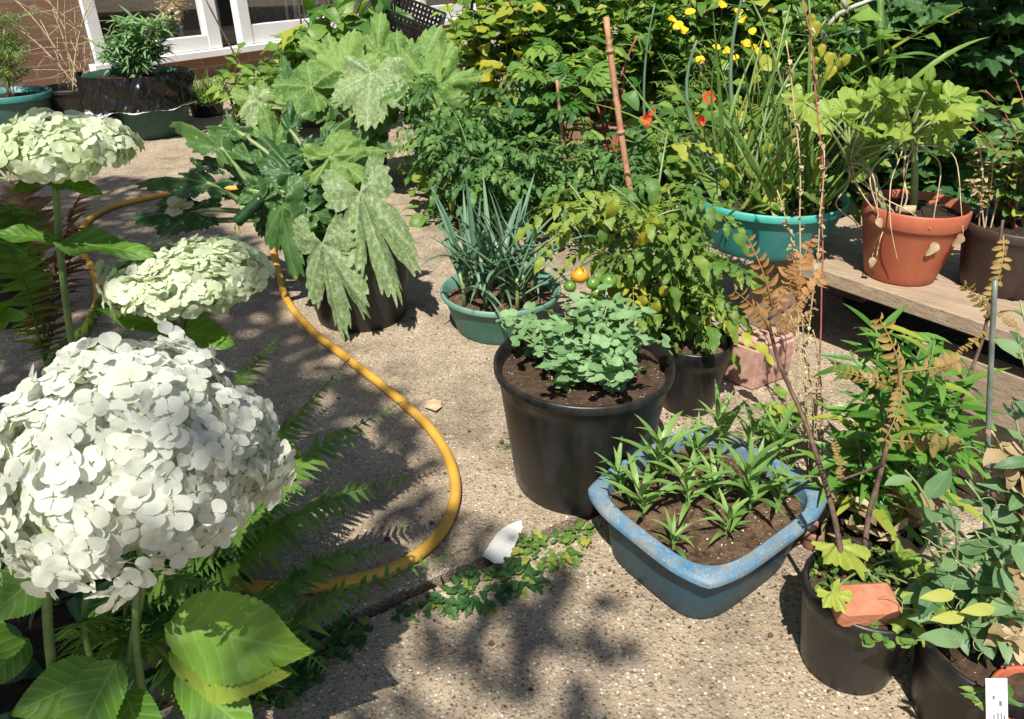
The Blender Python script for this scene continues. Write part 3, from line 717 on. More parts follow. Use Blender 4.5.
# top-left containers
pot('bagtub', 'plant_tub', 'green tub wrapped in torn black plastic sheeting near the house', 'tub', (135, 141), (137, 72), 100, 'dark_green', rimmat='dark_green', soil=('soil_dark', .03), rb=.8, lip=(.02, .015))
q = POT['bagtub']
def sheet(a0, a1, z0, z1, off, mat, name, par, nz=16, jag=.03, rag=.0):
    mb = MB(); na = 140; vs = []
    c_, r_, h_ = q['c'], q['r'], q['h']
    for j in range(nz + 1):
        for i in range(na + 1):
            a = a0 + (a1 - a0) * i / na; t = j / nz
            zlo = z0 + jag * mnoise.noise((a * 2.2, 7, 0)) + rag * (i / na)
            z = zlo + (z1 - zlo) * t
            rr = r_ * (.8 + .2 * z / h_) + off + .022 * mnoise.noise((a * 4 + z * 9, z * 12, 2)) + .02 * abs(mnoise.noise((a * 8 - z * 16, z * 9, 5))) + .01 * mnoise.noise((a * 22 + z * 30, z * 40, 8)) + .02 * (1 - t) 
            vs.append((c_.x + rr * math.cos(a), c_.y + rr * math.sin(a), c_.z + z))
    mb.add(vs, [(j * (na + 1) + i, j * (na + 1) + i + 1, (j + 1) * (na + 1) + i + 1, (j + 1) * (na + 1) + i) for j in range(nz) for i in range(na)])
    return mb.build(name, mat, par)
sheet(-PI * 1.02, -.05, q['h'] * .50, q['h'] + .01, .022, M['sheet'], 'plastic_sheet', q['o'])
sheet(-PI * .8, -.12, q['h'] * .40, q['h'] * .50, .034, M['sheet_in'], 'sheet_hem', q['o'], 3, .03, .05)
sheet(-PI * .8, -PI * .55, q['h'] * .12, q['h'] * .42, .02, M['sheet_maroon'], 'printed_flap', q['o'], 4)
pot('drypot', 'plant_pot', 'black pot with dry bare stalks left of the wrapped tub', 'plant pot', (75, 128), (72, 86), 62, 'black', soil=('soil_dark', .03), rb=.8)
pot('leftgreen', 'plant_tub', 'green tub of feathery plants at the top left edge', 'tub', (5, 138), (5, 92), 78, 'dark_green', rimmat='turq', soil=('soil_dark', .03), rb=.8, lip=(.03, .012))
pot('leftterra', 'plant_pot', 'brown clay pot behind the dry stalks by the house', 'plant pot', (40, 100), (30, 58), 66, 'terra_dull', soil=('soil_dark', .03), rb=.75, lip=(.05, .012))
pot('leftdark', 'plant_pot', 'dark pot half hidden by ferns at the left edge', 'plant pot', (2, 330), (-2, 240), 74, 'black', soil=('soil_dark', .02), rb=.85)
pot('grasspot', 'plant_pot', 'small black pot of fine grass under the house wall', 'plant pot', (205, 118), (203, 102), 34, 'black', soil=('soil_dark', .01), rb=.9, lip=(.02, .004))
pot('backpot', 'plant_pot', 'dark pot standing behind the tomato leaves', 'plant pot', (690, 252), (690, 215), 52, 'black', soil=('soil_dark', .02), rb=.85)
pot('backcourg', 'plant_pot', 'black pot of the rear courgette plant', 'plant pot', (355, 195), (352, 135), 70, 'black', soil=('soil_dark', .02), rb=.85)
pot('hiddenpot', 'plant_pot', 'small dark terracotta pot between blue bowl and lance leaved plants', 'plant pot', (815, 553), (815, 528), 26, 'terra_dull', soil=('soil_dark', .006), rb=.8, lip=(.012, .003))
# black troughs behind
def trough(name, label, p0, p1, w, h, mat, soilm='soil_dark'):
    d = (p1 - p0); Ln = d.length; d.normalize(); n = Vector((-d.y, d.x, 0)); mb = MB()
    t = .008
    mb.box(p0, d * Ln, n * t, (0, 0, h), bev=.002); mb.box(p0 + n * (w - t), d * Ln, n * t, (0, 0, h), bev=.002)
    mb.box(p0 + n * (t + .0005), d * t, n * (w - 2 * t - .001), (0, 0, h), bev=.002); mb.box(p0 + n * (t + .0005) + d * (Ln - t), d * t, n * (w - 2 * t - .001), (0, 0, h), bev=.002)
    mb.box(p0 - d * .008 - n * .008 + Vector((0, 0, h + .0005)), d * (Ln + .016), n * .018, (0, 0, .012), bev=.003)
    o = mb.build(name, M[mat], smooth=False); tag(o, label, 'planter')
    s_ = MB(); s_.box(p0 + d * (t + .002) + n * (t + .002) + Vector((0, 0, .002)), d * (Ln - 2 * t - .004), n * (w - 2 * t - .004), (0, 0, h * .85), bev=0); s_.build('soil', M[soilm], o, False); return o
trough('planter_trough', 'long black trough behind the courgette plants', G(262, 128), G(345, 128), .22, .17, 'black')
trough('planter_trough', 'black planter with shaded soil behind the courgettes', G(425, 118), G(478, 122), .2, .2, 'black')
trough('planter_trough', 'terracotta trough half hidden behind the red stems', G(560, 168), G(632, 170), .16, .17, 'terra_dull')

# ------------------------------------------------------------------ hose, scraps
def smooth_path(pts, n=10):
    out_ = []; P_ = [pts[0]] + pts + [pts[-1]]
    for i in range(1, len(P_) - 2):
        a, b, c_, d = P_[i - 1:i + 3]
        for k in range(n):
            t = k / n
            out_.append(.5 * ((2 * b) + (c_ - a) * t + (2 * a - 5 * b + 4 * c_ - d) * t * t + (3 * b - a - 3 * c_ + d) * t ** 3))
    out_.append(pts[-1]); return out_
hp = [(60, 372), (83, 333), (97, 300), (93, 270), (80, 245), (86, 223), (105, 210), (130, 202), (190, 190), (245, 190), (272, 212), (272, 245), (279, 272), (287, 300), (312, 331), (347, 358), (400, 400), (436, 436), (455, 480), (447, 522), (416, 556), (372, 576), (315, 586), (262, 587), (190, 578), (110, 560), (40, 552)]
mb = MB(); mb.tube(smooth_path([G(x, y, .0105) for x, y in hp], 8), .0100, .0100, 14); tag(mb.build('garden_hose', M['hose']), 'yellow garden hose looping across the concrete patio', 'hose')
def flat_scrap(name, pxs, mat, label, cat, lift=.012, thick=.0015):
    pts = [G(x, y, .004) for x, y in pxs]; c_ = sum(pts, Vector()) / len(pts)
    n = len(pts); ring = []
    for fr in (1., .66, .33):
        for p in pts:
            q_ = c_.lerp(p, fr); ring.append((q_.x, q_.y, .004 + lift * (.5 + mnoise.noise((q_.x * 25, q_.y * 25, 1)))))
    v = ring + [(c_.x, c_.y, .004 + lift * .7)]
    v2 = [(x, y, z - thick) for x, y, z in v]
    f = [(k, (k + 1) % n, n * r_ + n + (k + 1) % n if False else (r_ + 1) * n + (k + 1) % n, (r_ + 1) * n + k) for r_ in range(0) for k in range(n)]
    for r_ in range(2):
        for k in range(n): f.append((r_ * n + k, r_ * n + (k + 1) % n, (r_ + 1) * n + (k + 1) % n, (r_ + 1) * n + k))
    for k in range(n): f.append((2 * n + k, 2 * n + (k + 1) % n, 3 * n))
    m_ = len(v); f2 = [tuple(i + m_ for i in q_)[::-1] for q_ in f]; side = [(k, m_ + k, m_ + (k + 1) % n, (k + 1) % n) for k in range(n)]
    mb = MB(); mb.add(v + v2, f + f2 + side); return tag(mb.build(name, M[mat], smooth=True, sharp=True), label, cat)
flat_scrap('paper_scrap', [(482, 557), (490, 545), (498, 533), (508, 526), (521, 520), (523, 528), (516, 543), (511, 557), (503, 564), (494, 564), (489, 560)], 'paper', 'torn scrap of white paper lying on the concrete', 'paper', .0035, .0008)
flat_scrap('dry_leaf', [(424, 408), (428, 402), (434, 399), (441, 402), (442, 407), (436, 413), (430, 411)], 'dryleaf', 'small dry tan leaf on the concrete by the hose', 'leaf', .01)
# half brick on pot870, plant label, orange pot
pb = Vector(P('pot870')); mb = MB(); s_ = G(865, 606, pb.z + .02)
mb.box(s_ + Vector((-.037, -.02, -.018)), (.074, .004, 0), (-.003, .042, .008), (0, -.004, .032), bev=.0055)
tag(mb.build('brick_piece', M['brick_bit'], smooth=False), 'broken orange brick piece resting on potted soil', 'brick')
oc = G(1012, 728, .10); oc.z = 0
pot('orange', 'plant_pot', 'orange pot rim at the bottom right corner below the white tag', 'plant pot', None, None, 0, 'terra', center=Vector((.575, .515, 0)), dims=(.055, .13), rb=.72, lip=(.018, .003))
tl = G(1004, 735, .145); tp = V(1003, 684, tl.y + .02)
lt = empty('plant_label', tl, 'white plastic plant label with tiny print in the orange pot', 'label')
w_ = 11 * pxm(tl); up_ = (tp - tl).normalized(); hh = (tp - tl).length + .02
mb = MB(); mb.box(tl + Vector((-w_, 0, -.02)), (2 * w_, 0, 0), (0, .0012, 0), up_ * (hh), bev=.0003); mb.build('tag', M['paper'], lt, False)
mb = MB()
for k, (x0, z0, wd, ht) in enumerate(((-.2, .72, .16, .05), (.1, .62, .2, .07), (-.35, .30, .07, .12), (-.18, .30, .07, .2), (.0, .27, .07, .25), (.15, .3, .07, .22), (.3, .28, .07, .2), (-.35, .1, .07, .12), (.0, .06, .07, .16), (.15, .08, .07, .14))):
    mb.box(tl + Vector((x0 * w_ * 2, -.0014, -.02)) + up_ * (z0 * hh), (wd * w_ * .9, 0, 0), (0, .0005, 0), up_ * (ht * hh), bev=0)
mb.build('print', M['grey_pot'], lt, False)
# canes
def cane(name, label, p0, p1, r, mat, nodes=5, bend=.01):
    mb = MB(); n = 16; d = p1 - p0; side = d.cross(Vector((0, 1, 0))).normalized(); pts = [p0 + d * (i / n) + side * bend * math.sin(PI * i / n) for i in range(n + 1)]
    mb.tube(pts, r, r * .85, 8)
    for k in range(nodes):
        t = (k + .6) / nodes; c_ = p0 + d * t + side * bend * math.sin(PI * t); mb.tube([c_ - d.normalized() * r * .5, c_ + d.normalized() * r * .5], r * 1.22, r * 1.22, 8)
    return tag(mb.build(name, M[mat]), label, 'cane')
b0 = G(655, 318); cane('bamboo_cane', 'stout brown bamboo cane leaning among the tomato plants', b0, V(606, 17, b0.y + .12), .0085, 'cane', 4)
b0 = G(577, 225); cane('bamboo_cane', 'thin orange brown cane left of the stout bamboo', b0, V(557, 80, b0.y + .05), .006, 'cane', 4)
b0 = Vector((.70, .93, 0)); b0 = G(985, 560); cane('plant_stake', 'grey metal stake standing among the sweet peas', b0, V(995, 280, b0.y + .05), .0042, 'metal', 0, .002)
for k, (x, y, x1, y1, lab) in enumerate(((268, 110, 206, 0, 'thin dark cane by the window frame'), (318, 120, 297, -10, 'thin dark cane among the pepper leaves'), (382, 120, 377, 0, 'thin dark cane beside the plastic crate'))):
    b0 = G(x, y); cane('garden_cane', lab, b0, V(x1, y1, b0.y), .006, 'twig', 0)
# black crate
cr = V(408, 30, 4.0); cx = (V(433, 42, 4.0) - V(383, 22, 4.0)); cxl = cx.normalized(); cy = Vector((.1, .9, .2)).normalized(); cz = cxl.cross(cy) * -1; cz = cz if cz.z > 0 else -cz
mb = MB(); W_, D_, H_ = cx.length, .26, .13
o0 = V(380, 36, 4.0)
def bar(a, b, t=.009): mb.box(a - (cz * t / 2), (b - a), cy * t * .6, cz * t, bev=0)
for sy in (0, D_):
    for k in range(6):
        a = o0 + cy * sy + cz * (H_ * k / 5); mb.tube([a, a + cxl * W_], .009, .009, 4)
    for k in range(14):
        a = o0 + cy * sy + cxl * (W_ * k / 13); mb.tube([a, a + cz * H_], .0085, .0085, 4)
for sx in (0, W_):
    for k in range(6):
        a = o0 + cxl * sx + cz * (H_ * k / 5); mb.tube([a, a + cy * D_], .006, .006, 4)
for k in range(14):
    a = o0 + cxl * (W_ * k / 13); mb.tube([a, a + cy * D_], .0085, .0085, 4)
tag(mb.build('plastic_crate', M['black'], smooth=False), 'black slatted plastic crate tipped up by the patio doors', 'crate')

# ================================================================== PLANTS
exec_parts = []
# --- seedlings in the bowl
SD = [((620, 494), (613, 458), 'at the left corner of'), ((643, 519), (632, 470), 'near the left front edge of'), ((660, 489), (660, 422), 'tall and bushy at the back left of'), ((688, 512), (676, 458), 'left of centre in'), ((717, 504), (713, 468), 'in the middle of'), ((750, 515), (747, 447), 'tall and upright right of centre in'), ((778, 508), (777, 470), 'with a bare stem at the right of'), ((727, 537), (733, 508), 'short and lone at the front of'), ((675, 550), (672, 528), 'smallest and lowest at the front left of'), ((697, 467), (697, 433), 'behind the middle of'), ((720, 450), (715, 397), 'tallest at the back rim of'), ((747, 457), (757, 415), 'at the back right of'), ((777, 465), (780, 420), 'in the right back corner of')]
for (b, t, lab) in SD:
    p = G(*b, BS); q_ = V(*t, p.y - .005); hgt = max(.03, q_.z - p.z)
    root = empty('seedling', p, 'narrow leaved green seedling ' + lab + ' the blue bowl', 'seedling', 'seedlings in the blue bowl')
    sm = MB(); fm = MB(); top = p + (q_ - p) * .62
    c = bez(p - Vector((0, 0, .01)), p + Vector((ru(-.006, .006), 0, hgt * .3)), top, 6); sm.tube(c, .0018, .0013, 5); sm.build('stem', M['palestem'], root)
    nl = int(8 + hgt * 55); az = ru(0, 6)
    for i in range(nl):
        t = .2 + .8 * i / (nl - 1); x = min(t, .99) * 6; k = int(x); pp = c[k].lerp(c[k + 1], x - k); az += 2.4
        e_ = ru(.8, 1.3) + t * .2
        fm.place(pick('slim'), pp, rdir(az, e_), (0, 0, 1), ru(.8, 1.15) * (.03 + hgt * .5) * (1.05 - .2 * t), ru(.2, .9))
    fm.build('foliage', LM['seedling'], root)
# --- peas in the bucket
random.seed(21)
for i in range(11):
    a = i * 2.4; qv = .62 * math.sqrt((i + .5) / 11)
    b = P('bucket', a, qv); root = empty('pea_plant', b, 'grey green round leaved pea shoot in the large black pot', 'plant', 'pea shoots in the large black pot')
    sm = MB(); fm = MB()
    for k in range(10):
        d = rdir(ru(0, 6.3), ru(.5, 1.5)); ln = ru(.05, .112) * (1.15 - .35 * qv)
        tip = b + d * ln + Vector((0, 0, .015)); c = bez(b - Vector((0, 0, .01)), b + Vector((0, 0, ln * .6)), tip, 6); sm.tube(c, .0016, .001, 5)
        for j in range(5):
            t = .3 + .7 * j / 4; x = min(t, .99) * 6; kk = int(x); pp = c[kk].lerp(c[kk + 1], x - kk)
            fm.place(pick('pair'), pp, rdir(ru(0, 6.3), ru(-.1, .7)), (ru(-.3, .3), ru(-.5, .1), 1), ru(.012, .0215), ru(.1, .95))
    sm.build('stem', M['palestem'], root); fm.build('foliage', LM['pea'], root)
b = P('bucket'); 
# --- leeks in the green tub
random.seed(5)
for i in range(13):
    a = i * 2.4; qv = .7 * math.sqrt((i + .4) / 13); b = P('greentub', a, qv)
    root = empty('leek', b, 'blue green leek with thin arching leaves in the green tub', 'leek', 'leeks in the green tub')
    mb = MB(); mb.tube([b - Vector((0, 0, .01)), b + Vector((0, 0, .05)), b + Vector((ru(-.01, .01), 0, .09))], .006, .004, 7); mb.build('stalk', M['palestem'], root)
    fm = MB(); az = ru(0, 3.1)
    for k in range(9):
        az += PI + ru(-.5, .5); T = TT['strap'][random.choice((0, 0, 1, 1, 2, 3))]
        fm.place(T, b + Vector((0, 0, .03 + .006 * k)), rdir(az, ru(.75, 1.45)), rdir(az + PI, .3) + Vector((0, 0, .4)), ru(.12, .25), ru(.1, .9))
    fm.build('foliage', LM['leek'], root)

# --- courgettes: big lobed leaves each on its own stalk
def big_leaf(root, mat, tk, att, tip, Ya, Yt, frm, wide=1., up=(0, -.45, 1), r=.008, tint=.5):
    a = V(*att, Ya); t = V(*tip, Yt)
    if mat == 'courg': t = a.lerp(t, .86)
    ln = (t - a).length
    fm = MB(); T = pick(tk); T = (T[0] * np.array([wide * (.72 if mat != 'courg' else .58), 1, 1]), T[1], T[2])
    fm.place(T, a, t - a, up, ln / .95, tint); lf = fm.build('leaf', LM[mat], root)
    sm = MB(); mid = frm.lerp(a, .6) + Vector((0, 0, .25 * (a - frm).length * .4)); sm.tube(bez(frm, mid, a + (t - a) * .02, 9), r, r * .55, 8); o = sm.build('stalk', M['palestem'], None)
    o.parent = lf; o.location = (0, 0, 0); 
    return lf
random.seed(11)
cb = P('courgpot'); yc = cb.y
root = empty('courgette_plant', cb, 'front courgette plant with dark lobed leaves and mildewed leaves over its pot', 'plant')
ct = cb + Vector((0, 0, .05))
mb = MB(); mb.tube(bez(cb - Vector((0, 0, .02)), cb + Vector((-.02, -.03, .09)), V(240, 208, yc - .02), 10), .015, .011, 10); mb.tube(bez(V(300, 215, yc - .02), V(240, 222, yc), V(180, 220, yc), 8), .009, .006, 8); mb.build('stem', M['palestem'], root)
Lf = lambda *a, **k: big_leaf(root, *a, **k)
Lf('courg_pale', 'courg_hang', (360, 192), (398, 306), yc - .1, yc - .17, ct, .56, (.35, -1, .3))
Lf('courg_pale', 'courg_hang', (322, 243), (344, 340), yc - .14, yc - .17, ct, .62, (-.3, -1, .3))
Lf('courg', 'courg', (283, 205), (292, 285), yc - .08, yc - .16, ct, .95, (-.3, -1, .6), tint=.6)
Lf('courg', 'courg', (295, 175), (250, 118), yc, yc + .05, ct, .9, (0, -.7, 1), tint=.3)
Lf('courg', 'courg', (262, 185), (222, 88), yc, yc + .08, ct, .6, (.3, -.6, 1), tint=.6)
Lf('courg', 'courg_deep', (222, 148), (172, 106), yc, yc + .1, V(262, 205, yc), .6, (.2, -.5, 1), tint=.7)
Lf('courg', 'courg_deep', (208, 183), (135, 168), yc - .03, yc, V(250, 208, yc), .6, (0, -.6, 1), tint=.25)
Lf('courg', 'courg', (192, 212), (112, 212), yc - .05, yc - .08, V(250, 213, yc), .8, (-.1, -.9, .8), tint=.2)
Lf('courg', 'courg', (330, 190), (322, 120), yc + .02, yc + .08, ct, .9, (0, -.8, 1), tint=.2)
Lf('courg_mid', 'courg', (330, 158), (388, 142), yc - .05, yc, ct, .9, (-.1, -.9, .7), tint=.6)
Lf('courg', 'courg', (300, 200), (345, 165), yc - .04, yc, ct, .9, (0, -.9, .8), tint=.15)
Lf('courg_mid', 'courg', (350, 190), (378, 172), yc - .02, yc + .02, ct, .7, (0, -.9, .8), tint=.5)
Lf('courg', 'courg', (262, 215), (235, 165), yc - .02, yc, ct, .8, (0, -.9, .7), tint=.25)
for att, tip, dy, w, up, mt in (((310, 215), (270, 252), -.08, .9, (-.4, -.9, .6), 'courg'), ((285, 175), (310, 125), .03, .9, (.1, -.8, .8), 'courg'), ((370, 170), (398, 185), .04, .7, (.3, -.9, .5), 'courg'), ((250, 190), (215, 195), -.02, .8, (-.2, -.8, .7), 'courg'), ((235, 130), (195, 118), .06, .7, (-.1, -.6, .9), 'courg'), ((265, 200), (255, 245), -.06, .8, (-.3, -1, .4), 'courg'), ((215, 165), (180, 150), .02, .7, (0, -.6, .9), 'courg'), ((300, 155), (335, 135), .0, .8, (.2, -.8, .7), 'courg'), ((290, 130), (290, 95), .08, .8, (0, -.8, .7), 'courg'), ((345, 165), (300, 175), -.05, .9, (-.2, -.9, .7), 'courg_mid'), ((240, 165), (205, 130), .02, .8, (-.1, -.7, .9), 'courg'), ((325, 140), (352, 108), .08, .9, (0, -.8, .8), 'courg'), ((275, 150), (262, 105), .08, .9, (0, -.7, .9), 'courg_mid'), ((300, 235), (285, 300), -.1, .8, (-.4, -1, .3), 'courg')):
    Lf(mt, 'courg', att, tip, yc + dy, yc + dy + .03, ct, w, up, tint=ru(.2, .7))
zf = MB(); za, zb_ = V(262, 198, yc - .06), V(237, 222, yc - .08)
zf.tube([za.lerp(zb_, t) for t in (0, .1, .5, .9, 1.)], .012, .014, 12); zf.build('courgette_fruit', LM['zucchini'], root)
zf = MB()
for k in range(5): zf.place(pick('lance'), zb_, (ru(-.5, .3), ru(-.4, .4), -1), (0, -1, 0), .035, rnd())
zp = V(180, 208, yc - .06)
for k in range(7): zf.place(pick('petal'), zp, rdir(k * .9, ru(-.2, .9)), (0, -.3, 1), .035, rnd())
zf.build('flower', LM['blossom'], root)
# rear courgette
cb = P('backcourg'); yb = cb.y; ct = cb + Vector((0, 0, .04))
root = empty('courgette_plant', cb, 'rear courgette plant with broad pale upright leaves', 'plant')
mb = MB(); mb.tube(bez(cb - Vector((0, 0, .02)), cb + Vector((0, 0, .05)), cb + Vector((.02, -.04, .1)), 6), .018, .014, 10); mb.build('stem', M['palestem'], root)
for mt, att, tip, dy0, dy1, w, up in (('courg_pale', (372, 74), (362, 122), -.15, -.3, 1.4, (-.2, -1, .8)), ('courg_mid', (345, 75), (352, 28), 0, .1, 1.2, (0, -1, .6)), ('courg_mid', (395, 85), (412, 48), -.02, .1, 1.1, (.2, -1, .6)),
        ('courg_mid', (430, 90), (452, 42), -.05, .08, 1.2, (.3, -1, .5)), ('courg_mid', (312, 88), (265, 78), -.1, -.05, 1.2, (-.1, -.9, .8)), ('courg_mid', (268, 108), (232, 92), -.1, -.1, 1.2, (-.3, -.8, .8)),
        ('courg', (415, 95), (440, 118), -.1, -.2, 1.1, (.1, -.9, .7)), ('courg_mid', (300, 100), (318, 62), 0, .1, .9, (0, -1, .7)), ('courg', (330, 105), (290, 120), -.1, -.2, 1., (0, -.8, 1)), ('courg_mid', (400, 60), (396, 30), .05, .15, 1.1, (0, -1, .6)), ('courg', (360, 130), (395, 150), -.15, -.25, 1., (0, -.9, .8)), ('courg', (375, 95), (430, 70), .1, .2, 1., (0, -.9, .8)), ('courg_mid', (415, 75), (440, 25), .1, .2, 1.1, (.2, -1, .5)), ('courg_mid', (378, 55), (380, 12), .1, .2, 1., (0, -1, .5)), ('courg', (400, 110), (400, 70), .05, .1, 1., (0, -1, .6)), ('courg_mid', (440, 85), (482, 75), -.1, -.05, 1., (.3, -1, .6)), ('courg', (290, 90), (278, 50), .05, .12, 1., (-.2, -1, .6)), ('courg_mid', (330, 62), (300, 38), .1, .15, 1., (-.2, -1, .6)), ('courg_pale', (255, 100), (246, 132), -.2, -.25, .9, (-.3, -1, .5)), ('courg', (380, 110), (358, 148), -.15, -.25, 1., (0, -1, .6))):
    big_leaf(root, mt, 'courg', att, tip, yb + dy0, yb + dy1, ct, w, up, tint=ru(.3, .9), r=.009)

# --- tomato plants (centre)
random.seed(31)
def tom(label, basepx, x0, x1, y0, y1, n, Y, mat='tomato', size=(.1, .16), k=9, side=2, dy=.18):
    b = G(*basepx); return plant('tomato_plant', label, 'plant', b, jtips(x0, x1, y0, y1, n, Y if Y else b.y, dy), 'tomato', mat, size, k, .15, .005, 'stem', None, (-.4, .4), side=side, tint=(.1, .9))
tom('dense dark tomato plant right of the courgettes', (455, 215), 405, 505, 70, 160, 8, 2.55)
tom('tomato plant with drooping leaves behind the leeks', (500, 225), 440, 560, 110, 190, 8, 2.3)
tom('tomato plant spreading around the stout bamboo cane', (600, 235), 545, 650, 110, 200, 8, 2.25, size=(.09, .15))
tom('shaded tomato plant left of the thin cane', (520, 190), 480, 560, 60, 130, 7, 2.8)
b = P('tompot', 2.2, .35)
root = plant('tomato_plant', 'yellowing tomato plant with green and orange fruit behind the peas', 'plant', b, vtips([(575, 215), (610, 185), (650, 180), (570, 240), (600, 265), (585, 245), (612, 215), (640, 205), (668, 190), (700, 205), (718, 250), (655, 265), (690, 285), (625, 285), (675, 235), (728, 270), (590, 200)], b.y, .09), 'tomato', 'tomato_y', (.09, .15), 4, .3, .004, 'palestem', None, (-.5, .3), side=1)
for k, (px, py, r_, mt) in enumerate(((580, 275, 9, 'fruit_o'), (570, 286, 6.5, 'fruit_g'), (593, 283, 7, 'fruit_g'), (609, 281, 8, 'fruit_g'), (597, 292, 6, 'fruit_g'), (594, 301, 5, 'fruit_g'))):
    mb = MB(); p = V(px, py, b.y - .16); rr = r_ * pxm(p); mb.lathe([(1e-5, -rr * .92)] + [(rr * math.cos(t), rr * .92 * math.sin(t)) for t in np.linspace(-1.4, 1.35, 12)] + [(1e-5, rr * .84)], p, 18); f_ = mb.build('tomato', LM[mt], root)
    cm = MB(); top = p + Vector((0, 0, rr * .84))
    for j in range(5): cm.place(pick('lance'), top, rdir(j * 1.26, .2), (0, 0, 1), rr * 1.1, .4)
    cm.tube(bez(top, top + Vector((.01, .02, .03)), V(610 + k * 3, 255, b.y - .06), 6), .0016, .0016, 5); co = cm.build('calyx', LM['weed']); co.parent = f_
mb = MB()
for tp in ((632, 425 - 110), (600, 300)): pass
# yellow hanging leaves on that plant
fm = MB()
for (px, py) in ((645, 295), (657, 300), (662, 285), (648, 230), (612, 200), (655, 215)): fm.place(TT['ovate'][2], V(px, py, b.y - .1), (ru(-.5, .5), -.3, -1), (ru(-.5, .5), -1, .2), ru(.03, .045), ru(.3, .9))
fm.build('yellow_leaves', LM['yellow'], root)

# --- back middle: beans, red stems, undergrowth
random.seed(41)
def grow(name, label, cat, basepx, tips, Y, tk, mat, size, n, **kw):
    b = G(*basepx); dy = kw.pop('dy', .2); return plant(name, label, cat, b, [V(x, y, (Y or b.y) + ru(-dy, dy)) for x, y in tips], tk, mat, size, n, **kw)
def tipbox(x0, x1, y0, y1, n): return [(x0 + (x1 - x0) * (i + rnd()) / n, ru(y0, y1)) for i in range(n)]
grow('bean_plant', 'yellow green bean plant in the sun by the crate', 'plant', (465, 120), tipbox(435, 500, -40, 50, 8), 3.3, 'heart', 'lime', (.08, .13), 9, r=.004, pet=.04)
grow('bean_plant', 'tall bean plant with yellowed leaves at the back', 'plant', (535, 125), tipbox(490, 590, -60, 30, 9), 3.3, 'heart', 'lime', (.07, .12), 9, r=.004, pet=.04)
grow('shrub', 'leafy green shrub behind the thin cane', 'shrub', (545, 130), tipbox(500, 640, -50, 60, 12), 3.4, 'ovate', 'mid', (.08, .14), 12, r=.005, side=2)
grow('shrub', 'narrow leaved green bush behind the red flowers', 'shrub', (640, 125), tipbox(590, 720, -60, 40, 12), 3.3, 'wide', 'mid', (.09, .15), 14, r=.005, side=2)
grow('herb_plant', 'plant with fingered leaves behind the thin cane', 'plant', (560, 185), [(545, 45), (570, 55), (530, 70), (585, 75), (555, 95), (600, 70)], 2.7, 'palm', 'mid', (.1, .15), 4, start=.6, r=.004, pet=.05)
grow('pepper_plant', 'pepper plant with drooping glossy leaves before the patio doors', 'plant', (345, 125), tipbox(300, 400, -25, 30, 7), 3.9, 'ovate', 'mid', (.16, .24), 6, start=.45, r=.006, pet=.03, el=(-.5, .2))
grow('pepper_plant', 'low broad leaved plant under the brick wall', 'plant', (290, 125), tipbox(262, 315, 30, 75, 7), 3.5, 'ovate', 'mid', (.11, .17), 7, start=.3, r=.005)
grow('pepper_plant', 'broad leaved plant left of the pepper plant near the sill', 'plant', (262, 128), tipbox(240, 290, 55, 95, 6), 3.3, 'wide', 'mid', (.1, .16), 7, start=.2, r=.005)
grow('bean_plant', 'half dead bean plant hung with yellow leaves beside the lime bean plant', 'plant', (505, 125), tipbox(470, 540, 0, 80, 7), 2.95, 'heart', 'yellow', (.06, .09), 5, r=.003, pet=.03)
grow('bean_plant', 'lime leaved climber in the sun behind the stout bamboo', 'plant', (600, 140), tipbox(560, 670, -30, 60, 8), 2.95, 'ovate', 'lime', (.06, .1), 8, r=.003, pet=.03)
grow('pepper_plant', 'leafy green plant against the low brick wall right of the grass pot', 'plant', (238, 122), tipbox(212, 262, 40, 88, 6), 3.5, 'wide', 'mid', (.1, .17), 7, start=.2, r=.005)
grow('pepper_plant', 'upright leafy plant hiding the lower part of the white door frame', 'plant', (318, 118), tipbox(285, 345, 5, 60, 7), 3.7, 'ovate', 'mid', (.12, .2), 7, start=.3, r=.005, el=(-.4, .3))
# red stems
b = G(605, 190); root = empty('red_stemmed_plant', b, 'plant with bare red stems beside the stout bamboo cane', 'plant'); mb = MB()
for (x, y) in ((588, 85), (638, 35), (572, 60), (612, 40), (625, 70), (600, 110)): mb.tube(stem_curve(b + Vector((ru(-.08, .08), ru(-.03, .03), 0)), V(x, y, b.y + ru(-.1, .1)), .2), .0065, .003, 6)
mb.build('stem', M['redstem'], root); fm = MB()
for (x, y) in ((588, 85), (638, 35), (572, 60), (612, 40), (625, 70)):
    for k in range(5): fm.place(pick('wide'), V(x + ru(-6, 6), y + ru(-5, 10), b.y), rdir(ru(0, 6.3), ru(-.4, .4)), (0, -.3, 1), .1, rnd())
fm.build('foliage', LM['mid'], root)
# nasturtium with red flowers
def flower(fm, p, sc, face, n=5, mat=0, tk='petal'):
    face = Vector(face).normalized(); u = face.orthogonal().normalized(); w = face.cross(u)
    for k in range(n):
        a = 2 * PI * k / n + ru(-.1, .1); fm.place(pick(tk), p, u * math.cos(a) + w * math.sin(a) + face * .35, face, sc * ru(.9, 1.1), rnd(), mat)
root = grow('nasturtium', 'nasturtium with round leaves and bright red flowers', 'plant', (660, 200), tipbox(625, 715, 90, 190, 16), 2.3, 'round', 'mid', (.045, .075), 8, r=.003, pet=.03, start=.2)
for (x, y) in ((646, 120), (709, 97), (700, 122), (652, 112)):
    fm = MB(); flower(fm, V(x, y, 2.05), .018 if x != 652 else .011, (.1, -1, .3)); fm.build('flower', LM['petal_r'], root)
